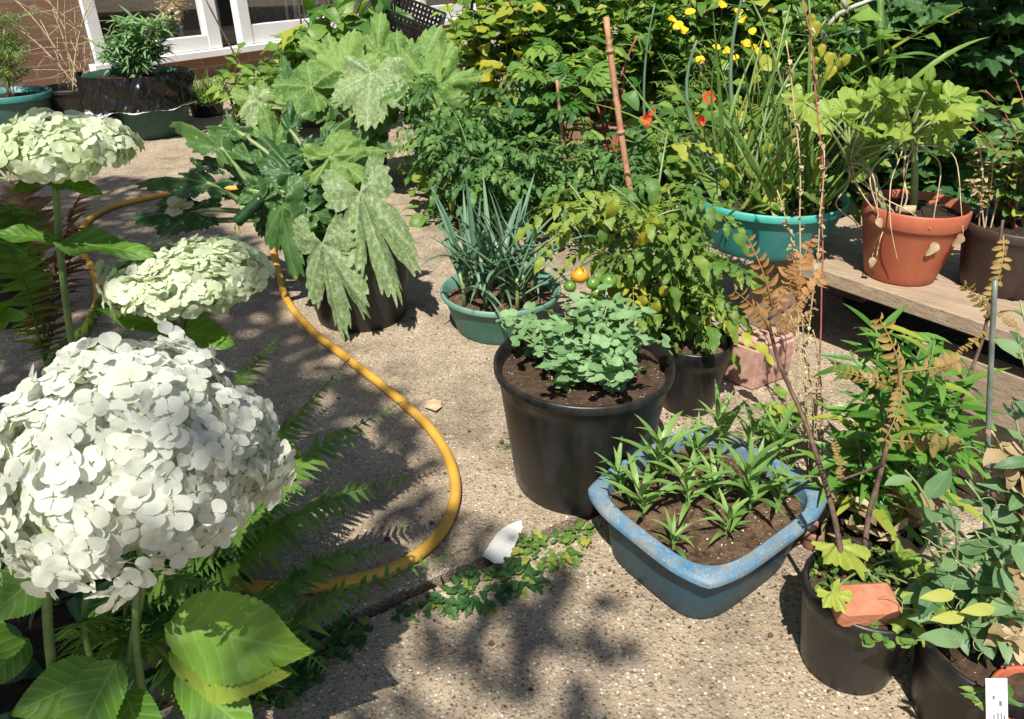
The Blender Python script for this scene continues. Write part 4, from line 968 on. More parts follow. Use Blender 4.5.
# yellow flowers
b = G(700, 150); root = empty('buttercup', b, 'tall wispy plant with yellow flowers behind the turquoise tub', 'plant'); sm = MB(); ff = []
for (x, y) in ((672, 20), (678, 25), (683, 30), (722, 5), (716, 48), (735, 58), (742, 20), (752, 32), (745, 45), (767, 45), (690, 12), (728, 52), (756, 50), (700, 60), (738, 12)):
    t = V(x, y, 2.75 + ru(-.2, .2)); sm.tube(stem_curve(b + Vector((ru(-.12, .12), 0, 0)), t, .3), .0025, .0015, 5); ff.append(t)
sm.build('stem', M['stem'], root)
for t in ff: fm = MB(); flower(fm, t, ru(.015, .024), (ru(-.4, .4), -.7, .8)); fm.build('flower', LM['petal_y'], root)
fm = MB()
for k in range(70): t = random.choice(ff); fm.place(pick('feather'), t + Vector((ru(-.12, .12), ru(-.1, .1), -ru(.05, .5))), rdir(ru(0, 6.3), ru(-.2, .9)), (0, 0, 1), ru(.06, .12), rnd())
fm.build('foliage', LM['grass'], root)
# seeding leeks: tall thick stems
for (x, y, x1, y1, lab) in ((655, 115, 655, 3, 'curved tall green leek stalk behind the red flowers'), (733, 180, 697, 40, 'bent green leek stalk left of the turquoise tub'), (740, 150, 748, -20, 'straight thick leek stalk by the yellow flowers')):
    b = G(x + 5, y + 90) if x < 700 else P('turq', PI, .4 if x == 733 else .1); t = V(x1, y1, b.y + .1); mb = MB(); mb.tube(bez(b, Vector((t.x - .06, t.y, (b.z + t.z) / 2)), t, 12), .007, .003, 8)
    tag(mb.build('leek_stalk', LM['leek']), lab, 'plant')
# turquoise tub planting
random.seed(51)
b = P('turq'); root = empty('chard_plant', b, 'clump of grassy and yellow chard leaves in the turquoise tub', 'plant'); fm = MB(); ym = MB()
for k in range(140):
    a = ru(0, 6.3); p = P('turq', a, .8 * math.sqrt(rnd())); fm.place(random.choice(TT['thin']), p, rdir(ru(0, 6.3), ru(.7, 1.5)), (ru(-1, 1), ru(-1, 1), .3), ru(.14, .42), rnd())
for k in range(70):
    a = ru(0, 6.3); p = P('turq', a, .9 * math.sqrt(rnd())); fm.place(pick('wide'), p, rdir(ru(0, 6.3), ru(.1, 1.2)), (0, -.3, 1), ru(.05, .11), rnd())
for (x, y, s_) in ((740, 165, .07), (766, 150, .05), (768, 170, .06), (812, 175, .07), (826, 60, .045), (838, 65, .04), (832, 72, .045), (820, 50, .035), (845, 60, .035), (815, 62, .03), (812, 20, .035), (748, 170, .05), (795, 190, .05), (812, 30, .05), (725, 185, .04)):
    p = V(x, y, b.y + ru(-.08, .02)); ym.place(pick('ovate'), p + Vector((0, 0, s_ * .4)), (ru(-.4, .4), -.3, -1), (0, -1, .3), s_ * .85, ru(.3, 1))
fm.build('foliage', LM['grass'], root); ym.build('yellow_leaves', LM['yellow'], root)
mb = MB()
for (x, y, m_) in ((805, -30, 0), (745, -10, 0), (826, 20, 0), (790, 5, 0), (765, 30, 0)): c = stem_curve(P('turq', ru(0, 6), .5), V(x, y, b.y + .05), .2); mb.tube(c, .0035, .0018, 6)
mb.build('stem', M['palestem'], root)
root = grow('raspberry_cane', 'leafy canes with yellowing leaves above the turquoise tub', 'shrub', (815, 215), tipbox(760, 850, -60, 90, 10), 2.05, 'ovate', 'mid', (.06, .1), 9, start=.35, r=.003, side=1, pet=.02)
# dry seed stalks
def seed_stalk(label, b, tips, mat='straw', seeds=60, sc=.012, leafm='rust', name='dry_stalk'):
    root = empty(name, b, label, 'plant')
    for t in tips:
        sm = MB(); fm = MB(); c = stem_curve(b + Vector((ru(-.02, .02), ru(-.02, .02), -.01)), t, .25, 14); c = [p + Vector((.004 * mnoise.noise((p.z * 9, t.x * 5, 0)), .004 * mnoise.noise((p.z * 9, t.x * 5, 7)), 0)) for p in c]; sm.tube(c, .0017, .001, 5)
        for k in range(seeds):
            i = random.randrange(5, 14); p = c[i].lerp(c[i - 1], rnd()); fm.place(pick('ovate'), p, rdir(ru(0, 6.3), ru(-.6, .8)), (0, 0, 1), sc * ru(.6, 1.4), rnd())
        st = sm.build('stem', M[mat], root); sd = fm.build('seeds', LM[leafm]); sd.parent = st
    return root
seed_stalk('pale dry seed stalks standing before the turquoise tub', G(800, 440), [V(785, 40, 1.3), V(823, 150, 1.28), V(776, 190, 1.25)], sc=.011, seeds=45)
seed_stalk('reddish bare stalk rising past the turquoise tub', G(808, 430), [V(800, -10, 1.32)], 'redstem', 30, .012)
# terracotta pot plant: pale geranium-like leaves
random.seed(61)
b = P('terra', 2.6, .3); ty = b.y
root = empty('mallow_plant', b, 'pale green lobed leaf plant with shrivelled stems in the terracotta pot', 'plant'); sm = MB(); fm = MB(); dm = MB()
main = [V(852, 150, ty), V(910, 128, ty)]
bs = [P('terra', 2.9, .55), P('terra', 1.2, .1)]
for q_, t in zip(bs, main): sm.tube(stem_curve(q_ - Vector((0, 0, .01)), t, .2), .008, .006, 8)
for (x, y, s_, k) in [(ru(835, 960), ru(92, 145), ru(14, 24), int(rnd() * 2)) for _ in range(16)] + [(805, 102, 26, 0), (830, 118, 26, 0), (822, 122, 20, 0), (868, 112, 30, 0), (880, 95, 22, 0), (898, 92, 24, 1), (905, 118, 34, 1), (895, 125, 30, 1), (922, 105, 22, 1), (945, 110, 30, 1), (958, 105, 26, 1), (938, 122, 24, 1), (925, 92, 20, 1), (858, 128, 22, 0), (918, 130, 26, 1), (880, 120, 28, 0), (848, 108, 24, 0), (890, 108, 26, 1), (935, 98, 24, 1), (870, 130, 20, 0)]:
    p = V(x, y, ty + ru(-.1, .08)); sc = .8 * s_ * pxm(p) * 1.25; o_ = main[k] if rnd() < .6 else main[k] - Vector((0, 0, .03))
    d = (p - o_).normalized() + Vector((0, 0, -.25)); sm.tube(bez(o_, o_.lerp(p, .5) + Vector((0, 0, .015)), p, 5), .003, .0022, 6); fm.place(pick('maple'), p, d, (ru(-.2, .2), -.75, .8), sc, ru(.2, .9))
sm.build('stem', M['palestem'], root); fm.build('foliage', LM['lime'], root)
for k in range(15):
    a0 = random.choice(main) - Vector((0, 0, ru(.01, .05))); e_ = P('terra', ru(2, 5.5), ru(.6, 1.3)) + Vector((0, 0, -ru(-.01, .09))); m1 = a0.lerp(e_, .5) + Vector((ru(-.05, .05), ru(-.03, .03), ru(-.02, .07))); dm.tube(smooth_path([a0, a0.lerp(m1, .6) + Vector((ru(-.015, .015), 0, ru(0, .02))), m1, m1.lerp(e_, .6) + Vector((ru(-.02, .02), ru(-.02, .02), ru(-.02, .02))), e_], 5), ru(.0012, .0026), .0009, 5)
    if k % 2: dm.place(pick('ovate'), e_, (ru(-1, 1), -.5, -1), (0, -1, 0), ru(.02, .04), rnd(), 1)
dm.build('withered_stalks', [M['straw'], LM['rust']], root)
mb = MB(); cc = P('terra', PI * 1.1, .5) + Vector((0, 0, .012)); mb.tube([cc + Vector((.0, .0, .0)), cc + Vector((.03, -.02, .005))], .009, .009, 8); mb.build('bark_chip', M['straw'], root)
# dark right shrub
random.seed(71)
grow('currant_bush', 'large dark green bush with lobed leaves behind the terracotta pot', 'shrub', (900, 230), tipbox(830, 980, -70, 120, 16), 2.6, 'maple', 'dark', (.07, .12), 13, r=.006, pet=.03, side=2, dy=.3)
grow('currant_bush', 'dark lobed leaf bush at the top right corner', 'shrub', (1010, 200), tipbox(940, 1080, -80, 130, 16), 2.5, 'maple', 'dark', (.07, .12), 13, r=.006, pet=.03, side=2, dy=.3)
grow('currant_bush', 'mid green bush above the white branch at the back right', 'shrub', (870, 150), tipbox(760, 960, -80, 40, 14), 3.2, 'ovate', 'mid', (.09, .14), 14, r=.006, side=2, dy=.3)
grow('ground_ivy', 'low dark leaves behind the bench', 'plant', (960, 245), tipbox(880, 1030, 175, 225, 14), 2.0, 'ovate', 'dark', (.04, .07), 8, start=.1, r=.003)
mb = MB(); 
for pts in (((825, 30), (838, 14), (850, 8), (880, -4)), ((846, 9), (840, -6))): mb.tube([V(x, y, 2.2) for x, y in pts], .007, .005, 7)
mb.tube(stem_curve(G(800, 210), V(825, 30, 2.2), .3), .008, .007, 7)
tag(mb.build('dead_branch', M['greytwig']), 'bare pale grey branch sticking up at the back right', 'branch')
grow('iris_plant', 'clump of long strap leaves behind the terracotta pot plant', 'plant', (860, 215), [(862, 60), (880, 40), (900, 90), (840, 70), (890, 70)], 2.2, 'strap', 'mid', (.25, .4), 6, start=.0, el=(.7, 1.3), r=.003)
# pot plants on right of bench
b = P('brownpot'); plant('fuchsia', 'sparse reddish stemmed plant in the dark brown pot', 'plant', b, vtips([(965, 120), (985, 90), (1010, 70), (1000, 130), (1020, 160), (975, 170), (1030, 110), (1005, 180), (960, 185)], b.y, .08), 'ovate', 'weed', (.025, .045), 12, .2, .002, 'redstem', side=2)
b2 = P('brownpot', PI, .6); seed_stalk('dry brown twigs in the dark brown pot', b2, [V(975, 140, b2.y), V(990, 160, b2.y), V(1012, 150, b2.y), V(970, 180, b2.y)], 'straw', 30, .014)

# --- right foreground: lance-leaved clumps, golden twigs, sweet peas
random.seed(81)
ly = POT['potlily']['c'].y
def lily(label, b, tips, size=(.07, .12), n=13):
    return plant('lily_plant', label, 'plant', b, tips, 'lance', 'lily', size, n, .35, .004, 'stem', None, (.0, .9), (.0, .96), up_j=.3)
lily('bright green lance leaved clump in front of the bench', P('potlily', 1.5, .5), vtips([(875, 320), (905, 330), (850, 350), (890, 360), (920, 350)], ly + .12, .05))
lily('lance leaved plant right of the golden leaves', P('potlily', .2, .5), vtips([(935, 340), (955, 400), (930, 420), (945, 450), (970, 430)], ly + .08, .05))
lily('leafy clump low over the black pot', P('potlily', 3.5, .5), vtips([(850, 420), (870, 450), (895, 430), (835, 470), (900, 480), (880, 400)], ly, .05))
lily('lance leaved plant pressed against the lower bench timber', G(935, 500), vtips([(905, 380), (940, 370), (925, 395), (965, 380), (885, 385)], ly + .14, .04))
plant('radish_plant', 'young plant with broad toothed leaves by the block', 'plant', G(785, 468), vtips([(765, 405), (785, 395), (800, 415), (770, 425), (808, 440)], 1.2, .03), 'serr', 'mid', (.04, .065), 4, .6, .0025, 'stem')
# golden pinnate twigs rooted in pot870
def gold(label, b, path, leaves, mat):
    root = empty('sumac_sapling', b, label, 'plant'); sm = MB(); fm = MB()
    c = smooth_path([b - Vector((0, 0, .01))] + path, 6); sm.tube(c, .0042, .0022, 7)
    for (p0, p1, sc) in leaves:
        sm.tube([p0, p0.lerp(p1, .1)], .0015, .001, 5)
        k = min(range(len(c)), key=lambda i: (c[i] - p0).length); sm.tube([c[k], p0], .002, .0015, 5)
        ln = (p1 - p0).length; fm.place(pick('pinnate'), p0, p1 - p0, (ru(-.3, .3), -1, .5), ln / .9, ru(.2, .9))
    sm.build('stem', M['twig'], root); fm.build('foliage', LM[mat], root)
py_ = POT['pot870']['c'].y
b = P('pot870', 2.4, .3); y0 = b.y
gold('dark thorny sapling leaning left with rusty golden leaflets', b, [V(835, 520, y0 + .03), V(808, 430, y0 + .1), V(780, 365, y0 + .15), V(768, 320, y0 + .16)],
     [(V(772, 310, y0 + .16), V(757, 250, y0 + .14), 1), (V(770, 312, y0 + .16), V(815, 240, y0 + .2), 1), (V(768, 330, y0 + .16), V(748, 298, y0 + .12), 1), (V(775, 325, y0 + .16), V(825, 278, y0 + .18), 1), (V(772, 335, y0 + .15), V(806, 320, y0 + .12), 1), (V(797, 300, y0 + .16), V(795, 262, y0 + .15), 1)], 'gold_red')
b = P('pot870', 1.2, .25); y0 = b.y
gold('dark sapling with arching golden leaflets over the black pot', b, [V(868, 520, y0 + .05), V(885, 455, y0 + .08), V(892, 400, y0 + .1), V(900, 370, y0 + .12)],
     [(V(896, 388, y0 + .1), V(893, 330, y0 + .08), 1), (V(900, 372, y0 + .12), V(968, 362, y0 + .15), 1), (V(890, 385, y0 + .1), V(846, 372, y0 + .08), 1), (V(892, 440, y0 + .09), V(968, 445, y0 + .1), 1), (V(900, 378, y0 + .12), V(895, 430, y0 + .04), 1), (V(840, 480, y0), V(838, 445, y0 + .02), 1)], 'gold')
b = G(1000, 500); y0 = b.y
gold('twig with drooping yellow green leaflets by the grey stake', b, [V(960, 420, y0 + .05), V(985, 330, y0 + .1), V(1003, 220, y0 + .12)], [(V(1003, 235, y0 + .12), V(995, 300, y0 + .08), 1), (V(985, 330, y0 + .1), V(960, 355, y0 + .08), 1), (V(990, 310, y0 + .1), V(1022, 330, y0 + .08), 1), (V(990, 320, y0 + .1), V(975, 290, y0 + .08), 1)], 'gold')
b = P('hiddenpot'); seed_stalk('thicket of pale straw stems left of the lance leaved clump', G(812, 500), [V(x, y, .98 + ru(-.03, .08)) for x, y in ((795, 330), (805, 350), (788, 310), (815, 370), (800, 395), (780, 370), (822, 390), (812, 330), (790, 420))], 'straw', 22, .009)
# weeds in pot870
random.seed(91)
b = P('pot870'); fm = MB()
for k in range(230):
    a = ru(0, 6.3); p = P('pot870', a, .93 * math.sqrt(rnd()), .004 + ru(0, .014)); fm.place(pick('round'), p, rdir(ru(0, 6.3), ru(.1, 1.)), (0, 0, 1), ru(.006, .014), rnd())
for k in range(16): p = P('pot870', -1.6 + ru(-.5, .3), .98, .012); fm.place(pick('round'), p + Vector((0, -.004, -.01 * rnd())), rdir(ru(3.6, 5.6), ru(-.6, .4)), (0, -.4, 1), ru(.01, .016), rnd())
wr = tag(fm.build('chickweed', LM['weed']), 'small leafy chickweed growing round the brick piece in its pot', 'weeds')
root = empty('strawberry_plant', b, 'plant with yellow green lobed leaves around the brick piece', 'plant'); fm = MB(); sm = MB()
for (x, y, s_, t) in ((838, 545, 30, .9), (905, 580, 36, .5), (920, 570, 34, .6), (895, 560, 26, .4), (910, 610, 30, .75), (832, 592, 20, .9), (922, 590, 30, .5)):
    p = V(x, y, b.y + (.04 if y < 590 else -.05)); fm.place(pick('maple'), p, (ru(-.6, .6), -.6, ru(-.4, .1)), (ru(-.3, .3), -.8, 1), s_ * 1.15 * pxm(p), t); sm.tube(bez(P('pot870', ru(0, 3), .3), P('pot870', 1.5, .3) + Vector((0, 0, .03)), p, 6), .0018, .0012, 5)
fm.build('foliage', LM['lime'], root); sm.build('stem', M['palestem'], root)
# sweet peas
random.seed(101)
sy = POT['pot940']['c'].y
def sweetpea(label, b, tips, n=8):
    r_ = plant('sweet_pea', label, 'plant', b, tips, 'spl', 'sweetpea', (.03, .062), n, .25, .0028, 'palestem', None, (-.2, .7), (.1, .9), up_j=.5)
    for k in range(10):
        mb = MB(); t = random.choice(tips); p = Vector(b).lerp(t, ru(.5, 1.)); pts = []
        d = rdir(ru(0, 6.3), ru(-.2, .6))
        for i in range(22): a = i * .75; pts.append(p + d * (.003 * i) + Vector((math.cos(a) * .006 * i / 22, 0, math.sin(a) * .006 * i / 22)))
        mb.tube(pts, .0007, .0005, 4); mb.build('tendril', M['palestem'], r_)
    return r_
fm = MB()
for k in range(90):
    p = P('potlily', ru(0, 6.3), 1.05 * math.sqrt(rnd())) + Vector((0, 0, ru(.0, .07))); fm.place(pick(random.choice(('wide', 'lance'))), p, rdir(ru(0, 6.3), ru(-.6, .9)), (ru(-1, 1), ru(-1, 1), .6), ru(.03, .08), rnd())
tag(fm.build('withered_leaves', LM['rust']), 'withered brown leaves under the lance leaved plants', 'leaves', kind='stuff')
sweetpea('sweet pea stem rising left of the grey stake', P('pot940', 2.8, .6), vtips([(905, 470), (925, 540), (945, 500)], sy + .02, .03), 6)
sweetpea('dense sweet pea climbing up the right edge', P('pot940', 1., .4), vtips([(985, 440), (1010, 400), (1020, 350), (1000, 470), (965, 480), (1030, 450), (1020, 300)], sy + .08, .04), 9)
sweetpea('sprawling sweet pea with glossy leaves over its pot rim', P('pot940', 3.3, .3), vtips([(935, 620), (955, 560), (975, 530), (1000, 560), (1015, 600), (960, 600), (1020, 540)], sy - .01, .03), 8)
fm = MB(); fm.place(TT['wide'][0], V(962, 640, sy - .08), (V(905, 634, sy - .1) - V(962, 640, sy - .08)), (0, -.6, 1), 58 * pxm(V(935, 636, sy - .09)), .7)
for (x, y) in ((955, 616), (945, 594), (985, 608)): fm.place(TT['wide'][0], V(x + 10, y, sy - .05), (-1, -.2, .1), (0, -.7, 1), .04, 1.)
tag(fm.build('fallen_leaf', LM['sweetpea']), 'long narrow grey green leaf hanging over the pot edge', 'leaf')
seed_stalk('tangle of straw coloured dead stems in the sweet pea pot', P('pot940', .5, .5), [V(1000, 600, sy), V(1020, 440, sy + .05), V(1015, 560, sy), V(1005, 640, sy - .05), V(990, 430, sy + .06)], 'straw', 25, .03)
plant('weed', 'small pale sprout hanging by the white plant label', 'weed', Vector((.545, .53, .125)), vtips([(965, 697), (975, 705), (985, 700)], .50, .01), 'wide', 'weed', (.018, .03), 4, .5, .0016, 'palestem')

# --- weeds in the concrete joint
random.seed(111)
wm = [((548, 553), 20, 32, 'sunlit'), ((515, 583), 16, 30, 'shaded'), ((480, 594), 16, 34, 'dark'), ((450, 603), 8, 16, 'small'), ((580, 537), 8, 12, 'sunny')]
for i, ((x, y), n, wpx, lab) in enumerate(wm):
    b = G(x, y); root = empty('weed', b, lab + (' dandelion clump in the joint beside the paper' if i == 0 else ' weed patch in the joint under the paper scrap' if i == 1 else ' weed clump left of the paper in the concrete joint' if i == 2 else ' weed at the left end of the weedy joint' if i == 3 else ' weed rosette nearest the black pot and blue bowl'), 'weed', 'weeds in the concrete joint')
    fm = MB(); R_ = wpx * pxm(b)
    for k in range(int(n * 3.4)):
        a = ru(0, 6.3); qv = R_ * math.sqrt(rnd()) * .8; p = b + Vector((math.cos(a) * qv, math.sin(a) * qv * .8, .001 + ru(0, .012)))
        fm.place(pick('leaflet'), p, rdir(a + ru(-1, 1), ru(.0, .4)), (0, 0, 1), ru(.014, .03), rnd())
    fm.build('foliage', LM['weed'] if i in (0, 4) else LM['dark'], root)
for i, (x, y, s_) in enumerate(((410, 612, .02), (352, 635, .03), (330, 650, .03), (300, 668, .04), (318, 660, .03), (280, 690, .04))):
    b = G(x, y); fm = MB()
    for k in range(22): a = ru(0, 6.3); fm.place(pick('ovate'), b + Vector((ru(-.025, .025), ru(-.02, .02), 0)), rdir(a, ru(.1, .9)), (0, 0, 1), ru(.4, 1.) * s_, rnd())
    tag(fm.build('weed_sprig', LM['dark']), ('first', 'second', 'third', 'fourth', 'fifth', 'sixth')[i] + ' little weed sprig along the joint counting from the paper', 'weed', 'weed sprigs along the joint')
b = G(520, 445); fm = MB()
for k in range(9): fm.place(pick('strap'), b, rdir(ru(2.4, 4.), ru(.05, .5)), (0, 0, 1), ru(.04, .07), rnd())
tag(fm.build('grass_tuft', LM['grass']), 'wispy grass tuft on the concrete left of the large black pot', 'grass')

# --- left: top corner plants
random.seed(121)
b = P('bagtub'); plant('rosemary', 'bushy narrow leaved herb in the sheet wrapped tub', 'plant', b, vtips([(x, y) for x, y in ((95, 45), (108, 30), (118, 22), (130, 30), (142, 40), (150, 25), (165, 30), (172, 18), (178, 30), (125, 50), (155, 50), (100, 60), (170, 50))], b.y, .12), 'lance', 'pea', (.07, .12), 26, .1, .004, 'palestem', side=3, el=(.1, 1.), bow=.2)
t = V(172, 2, b.y - .05); root = empty('allium', b, 'dry brown allium seed head on a leaning stalk', 'plant'); mb = MB(); mb.tube(stem_curve(b, t, .3), .006, .005, 7); mb.build('stalk', M['straw'], root)
mb = MB()
for k in range(160): d = rdir(ru(0, 6.3), math.asin(ru(-1, 1))); p = t + d * ru(.05, .085); mb.tube([t + d * .01, p], .0012, .0008, 3, cap=False); mb.place(TT['round'][0], p, d, (0, 0, 1), .016, rnd(), 1)
mb.build('seed_head', [M['straw'], LM['rust']], root)
def stalks(label, b, tips, r=.004, mat='straw'):
    root = empty('dry_stalk', b, label, 'plant'); sm = MB()
    for t in tips:
        c = stem_curve(b + Vector((ru(-.08, .08), ru(-.05, .05), -.01)), t, ru(0, .7), 12); sm.tube(c, r, r * .5, 5)
        for k in range(2):
            i = random.randrange(4, 11); sm.tube(bez(c[i], c[i] + rdir(ru(0, 6.3), .5) * .12, c[i] + rdir(ru(0, 6.3), ru(-.2, .8)) * .25, 6), r * .5, r * .3, 4)
    sm.build('stem', M[mat], root)
b = P('drypot'); stalks('tangle of bare straw coloured stalks in the black pot near the house', b, [V(x, y, b.y + ru(-.15, .15)) for x, y in ((15, 0), (30, -20), (45, -10), (60, -20), (75, 10), (20, 30), (85, 40), (95, 5), (40, 20), (5, 15), (70, -20), (100, -10), (55, 110), (90, 70))])
b = P('leftgreen'); plant('feathery_plant', 'feathery half dry plant in the green tub at the left edge', 'plant', b, vtips([(-20, 20), (-5, 5), (5, 30), (15, 25), (22, 45), (-15, 40), (10, 50), (25, 60)], b.y, .1), 'feather', 'weed', (.07, .12), 10, .2, .003, 'straw', side=2)
b = P('grasspot'); fm = MB()
for k in range(120): fm.place(pick('strap'), P('grasspot', ru(0, 6.3), .9 * math.sqrt(rnd())), rdir(ru(0, 6.3), ru(.5, 1.4)), (ru(-1, 1), ru(-1, 1), .3), ru(.12, .24), rnd())
tag(fm.build('grass_clump', LM['grass']), 'tuft of fine grass in the small pot below the brick wall', 'grass')
# low fill between the rear pots
random.seed(131)
fm = MB()
for k in range(1300):
    px, py = ru(405, 1020), ru(60, 215); Y = ru(2.5, 3.3)
    if px > 700: Y = ru(2.2, 3.)
    g = V(px, py, Y)
    if g.z < .01 or g.z > .75: continue
    p = Vector((g.x, g.y, ru(.02, g.z))); fm.place(pick(random.choice(('ovate', 'wide', 'lance', 'heart'))), p, rdir(ru(0, 6.3), ru(-.3, .8)), (ru(-.4, .4), -.4, 1), ru(.05, .1), rnd(), random.choice((0, 0, 1, 1, 2)))
o = fm.build('undergrowth', [LM['mid'], LM['tomato'], LM['lime']]); tag(o, 'mixed low green undergrowth filling the back of the patio', 'undergrowth', kind='stuff')
# tall back hedge closing the view
fm = MB(); sm = MB()
for k in range(6500):
    x = ru(-.25, 4.8); y = 4.1 + .12 * x + ru(-.25, .25); z = ru(.02, 1.5); fm.place(pick(random.choice(('ovate', 'wide', 'heart'))), Vector((x, y, z)), rdir(ru(0, 6.3), ru(-.5, .6)), (ru(-.4, .4), -.5, 1), ru(.07, .2), rnd(), random.choice((0, 0, 0, 1)))
for k in range(45): x = ru(-.25, 4.8); sm.tube(stem_curve(Vector((x, 4.2 + .12 * x, 0)), Vector((x + ru(-.2, .2), 4.2 + .12 * x + ru(-.2, .2), ru(1, 1.5))), .4), .01, .004, 5)
root = empty('hedge', (1.5, 4.3, 0), 'tall leafy hedge closing the back of the garden', 'hedge'); fm.build('foliage', [LM['mid'], LM['lime']], root); sm.build('stem', M['twig'], root)

random.seed(191); fm = MB()
for k in range(800):
    px, py = ru(230, 1000), ru(230, 715); g = G(px, py, .002); g.z = .0035
    fm.place(TT[random.choice(('round', 'wide', 'lance', 'ovate'))][0], g, rdir(ru(0, 6.3), ru(-.05, .25)), (ru(-.3, .3), ru(-.3, .3), 1), ru(.002, .006) * (2.2 if rnd() < .06 else 1), rnd(), random.choice((0, 0, 1, 2)))
for key in ('bucket', 'greentub', 'tompot', 'courgpot', 'pot870', 'pot940', 'potlily'):
    c_, r_ = POT[key]['c'], POT[key]['r']
    for k in range(70):
        a = ru(0, 6.3); q_ = r_ * (.8 + .5 * rnd() ** 2); fm.place(TT[random.choice(('round', 'wide'))][0], Vector((c_.x + math.cos(a) * q_, c_.y + math.sin(a) * q_, .0035)), rdir(ru(0, 6.3), ru(-.05, .3)), (ru(-.3, .3), ru(-.3, .3), 1), ru(.0015, .006), rnd(), random.choice((0, 0, 0, 1, 2)))
for k in range(110):
    a = ru(0, 1); e_ = cs[0].lerp(cs[1], a) if rnd() < .5 else cs[1].lerp(cs[2], a); p = bc.lerp(Vector((e_.x, e_.y, 0)), ru(.84, 1.12)); fm.place(TT['round'][0], Vector((p.x, p.y, .0035)), rdir(ru(0, 6.3), ru(-.05, .3)), (ru(-.3, .3), ru(-.3, .3), 1), ru(.0015, .005), rnd(), random.choice((0, 0, 1)))
tag(fm.build('leaf_litter', [M['soil_dry'], LM['rust'], M['wood_post']]), 'tiny crumbs of soil and dry leaf scattered over the concrete', 'litter', kind='stuff')
# ================================================================== FOREGROUND HYDRANGEA AND FERNS
random.seed(141)
hb = Vector((-.42, .46, .02))
hyd = empty('hydrangea', hb, 'white hydrangea bush with three flower heads in the left foreground', 'shrub')
OCT = (np.array([(1, 0, 0), (-1, 0, 0), (0, 1, 0), (0, -1, 0), (0, 0, 1), (0, 0, -1)], float), [(0, 2, 4), (2, 1, 4), (1, 3, 4), (3, 0, 4), (2, 0, 5), (1, 2, 5), (3, 1, 5), (0, 3, 5)], np.zeros((6, 2)) + .5)
def head(c, rx, rz, n, psc, mat, seed, low=-.25):
    random.seed(seed); fm = MB(); core = MB()
    core.lathe([(1e-5, -rz * .25)] + [(rx * .86 * math.cos(t), rz * .86 * math.sin(t)) for t in np.linspace(-.25, 1.45, 12)] + [(1e-5, rz * .86)], c, 30)
    for i in range(n):
        zz = low + (1 - low) * (i + .5) / n; a = i * 2.39996 + ru(-.25, .25); s_ = math.sqrt(max(0, 1 - zz * zz))
        nrm = Vector((s_ * math.cos(a) / rx, s_ * math.sin(a) / rx, zz / rz)).normalized()
        lump = 1 + .10 * mnoise.noise((s_ * math.cos(a) * 2.2, s_ * math.sin(a) * 2.2, zz * 2.2 + seed)) + .13 * mnoise.noise((s_ * math.cos(a) * 5, s_ * math.sin(a) * 5, zz * 5 + seed)) + ru(-.13, .06)
        p = c + Vector((rx * s_ * math.cos(a), rx * s_ * math.sin(a), rz * zz)) * lump
        face = (nrm + Vector((ru(-.6, .6), ru(-.6, .6), ru(-.4, .45)))).normalized(); u = face.orthogonal().normalized(); w = face.cross(u); a0 = ru(0, 6); sc = psc * ru(.75, 1.15); tn = min(1, max(0, .55 + .5 * mnoise.noise((p.x * 22, p.y * 22, p.z * 22)) + ru(-.15, .25)))
        for k in range(4):
            b_ = a0 + k * PI / 2 + ru(-.12, .12); fm.place(pick('petal'), p + face * (.0008 * k), u * math.cos(b_) + w * math.sin(b_) + face * ru(.02, .16), face, sc * (1.1 if k % 2 else .95), tn + ru(-.08, .08))
        fm.place(OCT, p + face * .0022, u, face, psc * .085, .5, 1)
    h_ = fm.build('flower_head', [LM[mat], LM['lime']], hyd); co = core.build('flower_core', LM['petal_g'] , None); co.parent = h_
    return h_
c1 = V(136, 464, .50); r1 = 124 * pxm(c1); c2 = V(188, 278, .74); r2 = 72 * pxm(c2); c3 = V(55, 150, .74); r3 = 70 * pxm(c3)
head(c1, r1, r1 * .9, 760, .0132, 'petal', 3, -.45)
head(c2, r2, r2 * .36, 340, .0115, 'petal_g', 4, -.3)
head(c3, r3, r3 * .36, 300, .0125, 'petal_g', 5, -.3)
random.seed(151)
mb = MB(); mb.tube(bez(Vector((-.36, .5, .02)), V(105, 700, .49), c1 - Vector((0, 0, .05)), 10), .0044, .0036, 8); mb.tube(bez(V(130, 660, .5), V(135, 620, .5), c1 + Vector((.012, 0, -.04)), 6), .004, .003, 8)
mb.tube(bez(Vector((-.44, .52, .02)), V(70, 640, .55), V(88, 590, .55), 8), .004, .0032, 8)
mb.tube(bez(Vector((-.45, .7, .02)), V(170, 420, .74), c2, 10), .0045, .0035, 8); mb.tube(bez(Vector((-.52, .7, .02)), V(54, 330, .74), c3, 10), .0042, .0034, 8)
mb.tube(bez(Vector((-.5, .5, .02)), V(30, 600, .48), V(55, 540, .48), 10), .005, .004, 8)
for k in range(9): mb.tube(bez(c1 - Vector((0, 0, .05)), c1 + Vector((ru(-.03, .03), ru(-.03, .03), -.02)), c1 + Vector((ru(-.08, .08), ru(-.08, .08), ru(-.03, .02))), 5), .0018, .001, 5)
mb.build('stem', M['stem'], hyd)
def hleaf(a, t, Ya, Yt, up, mat='hyd', w=1., tint=.5, tk='serr', j=0):
    fm = MB(); A_, T_ = V(*a, Ya), V(*t, Yt); T = TT[tk][j]; T = (T[0] * np.array([w, 1, 1]), T[1], T[2]); fm.place(T, A_, T_ - A_, up, (T_ - A_).length / (.96 - .1 * j), tint); fm.build('leaf', LM[mat], hyd)
hleaf((168, 622), (303, 656), .50, .47, (.1, -1, .6), w=1.0, tint=.75)
hleaf((172, 650), (278, 680), .50, .46, (.0, -1, .5), 'hyd_y', 1., .7)
hleaf((180, 670), (255, 745), .5, .45, (.2, -1, .5), w=.9, tint=.5)
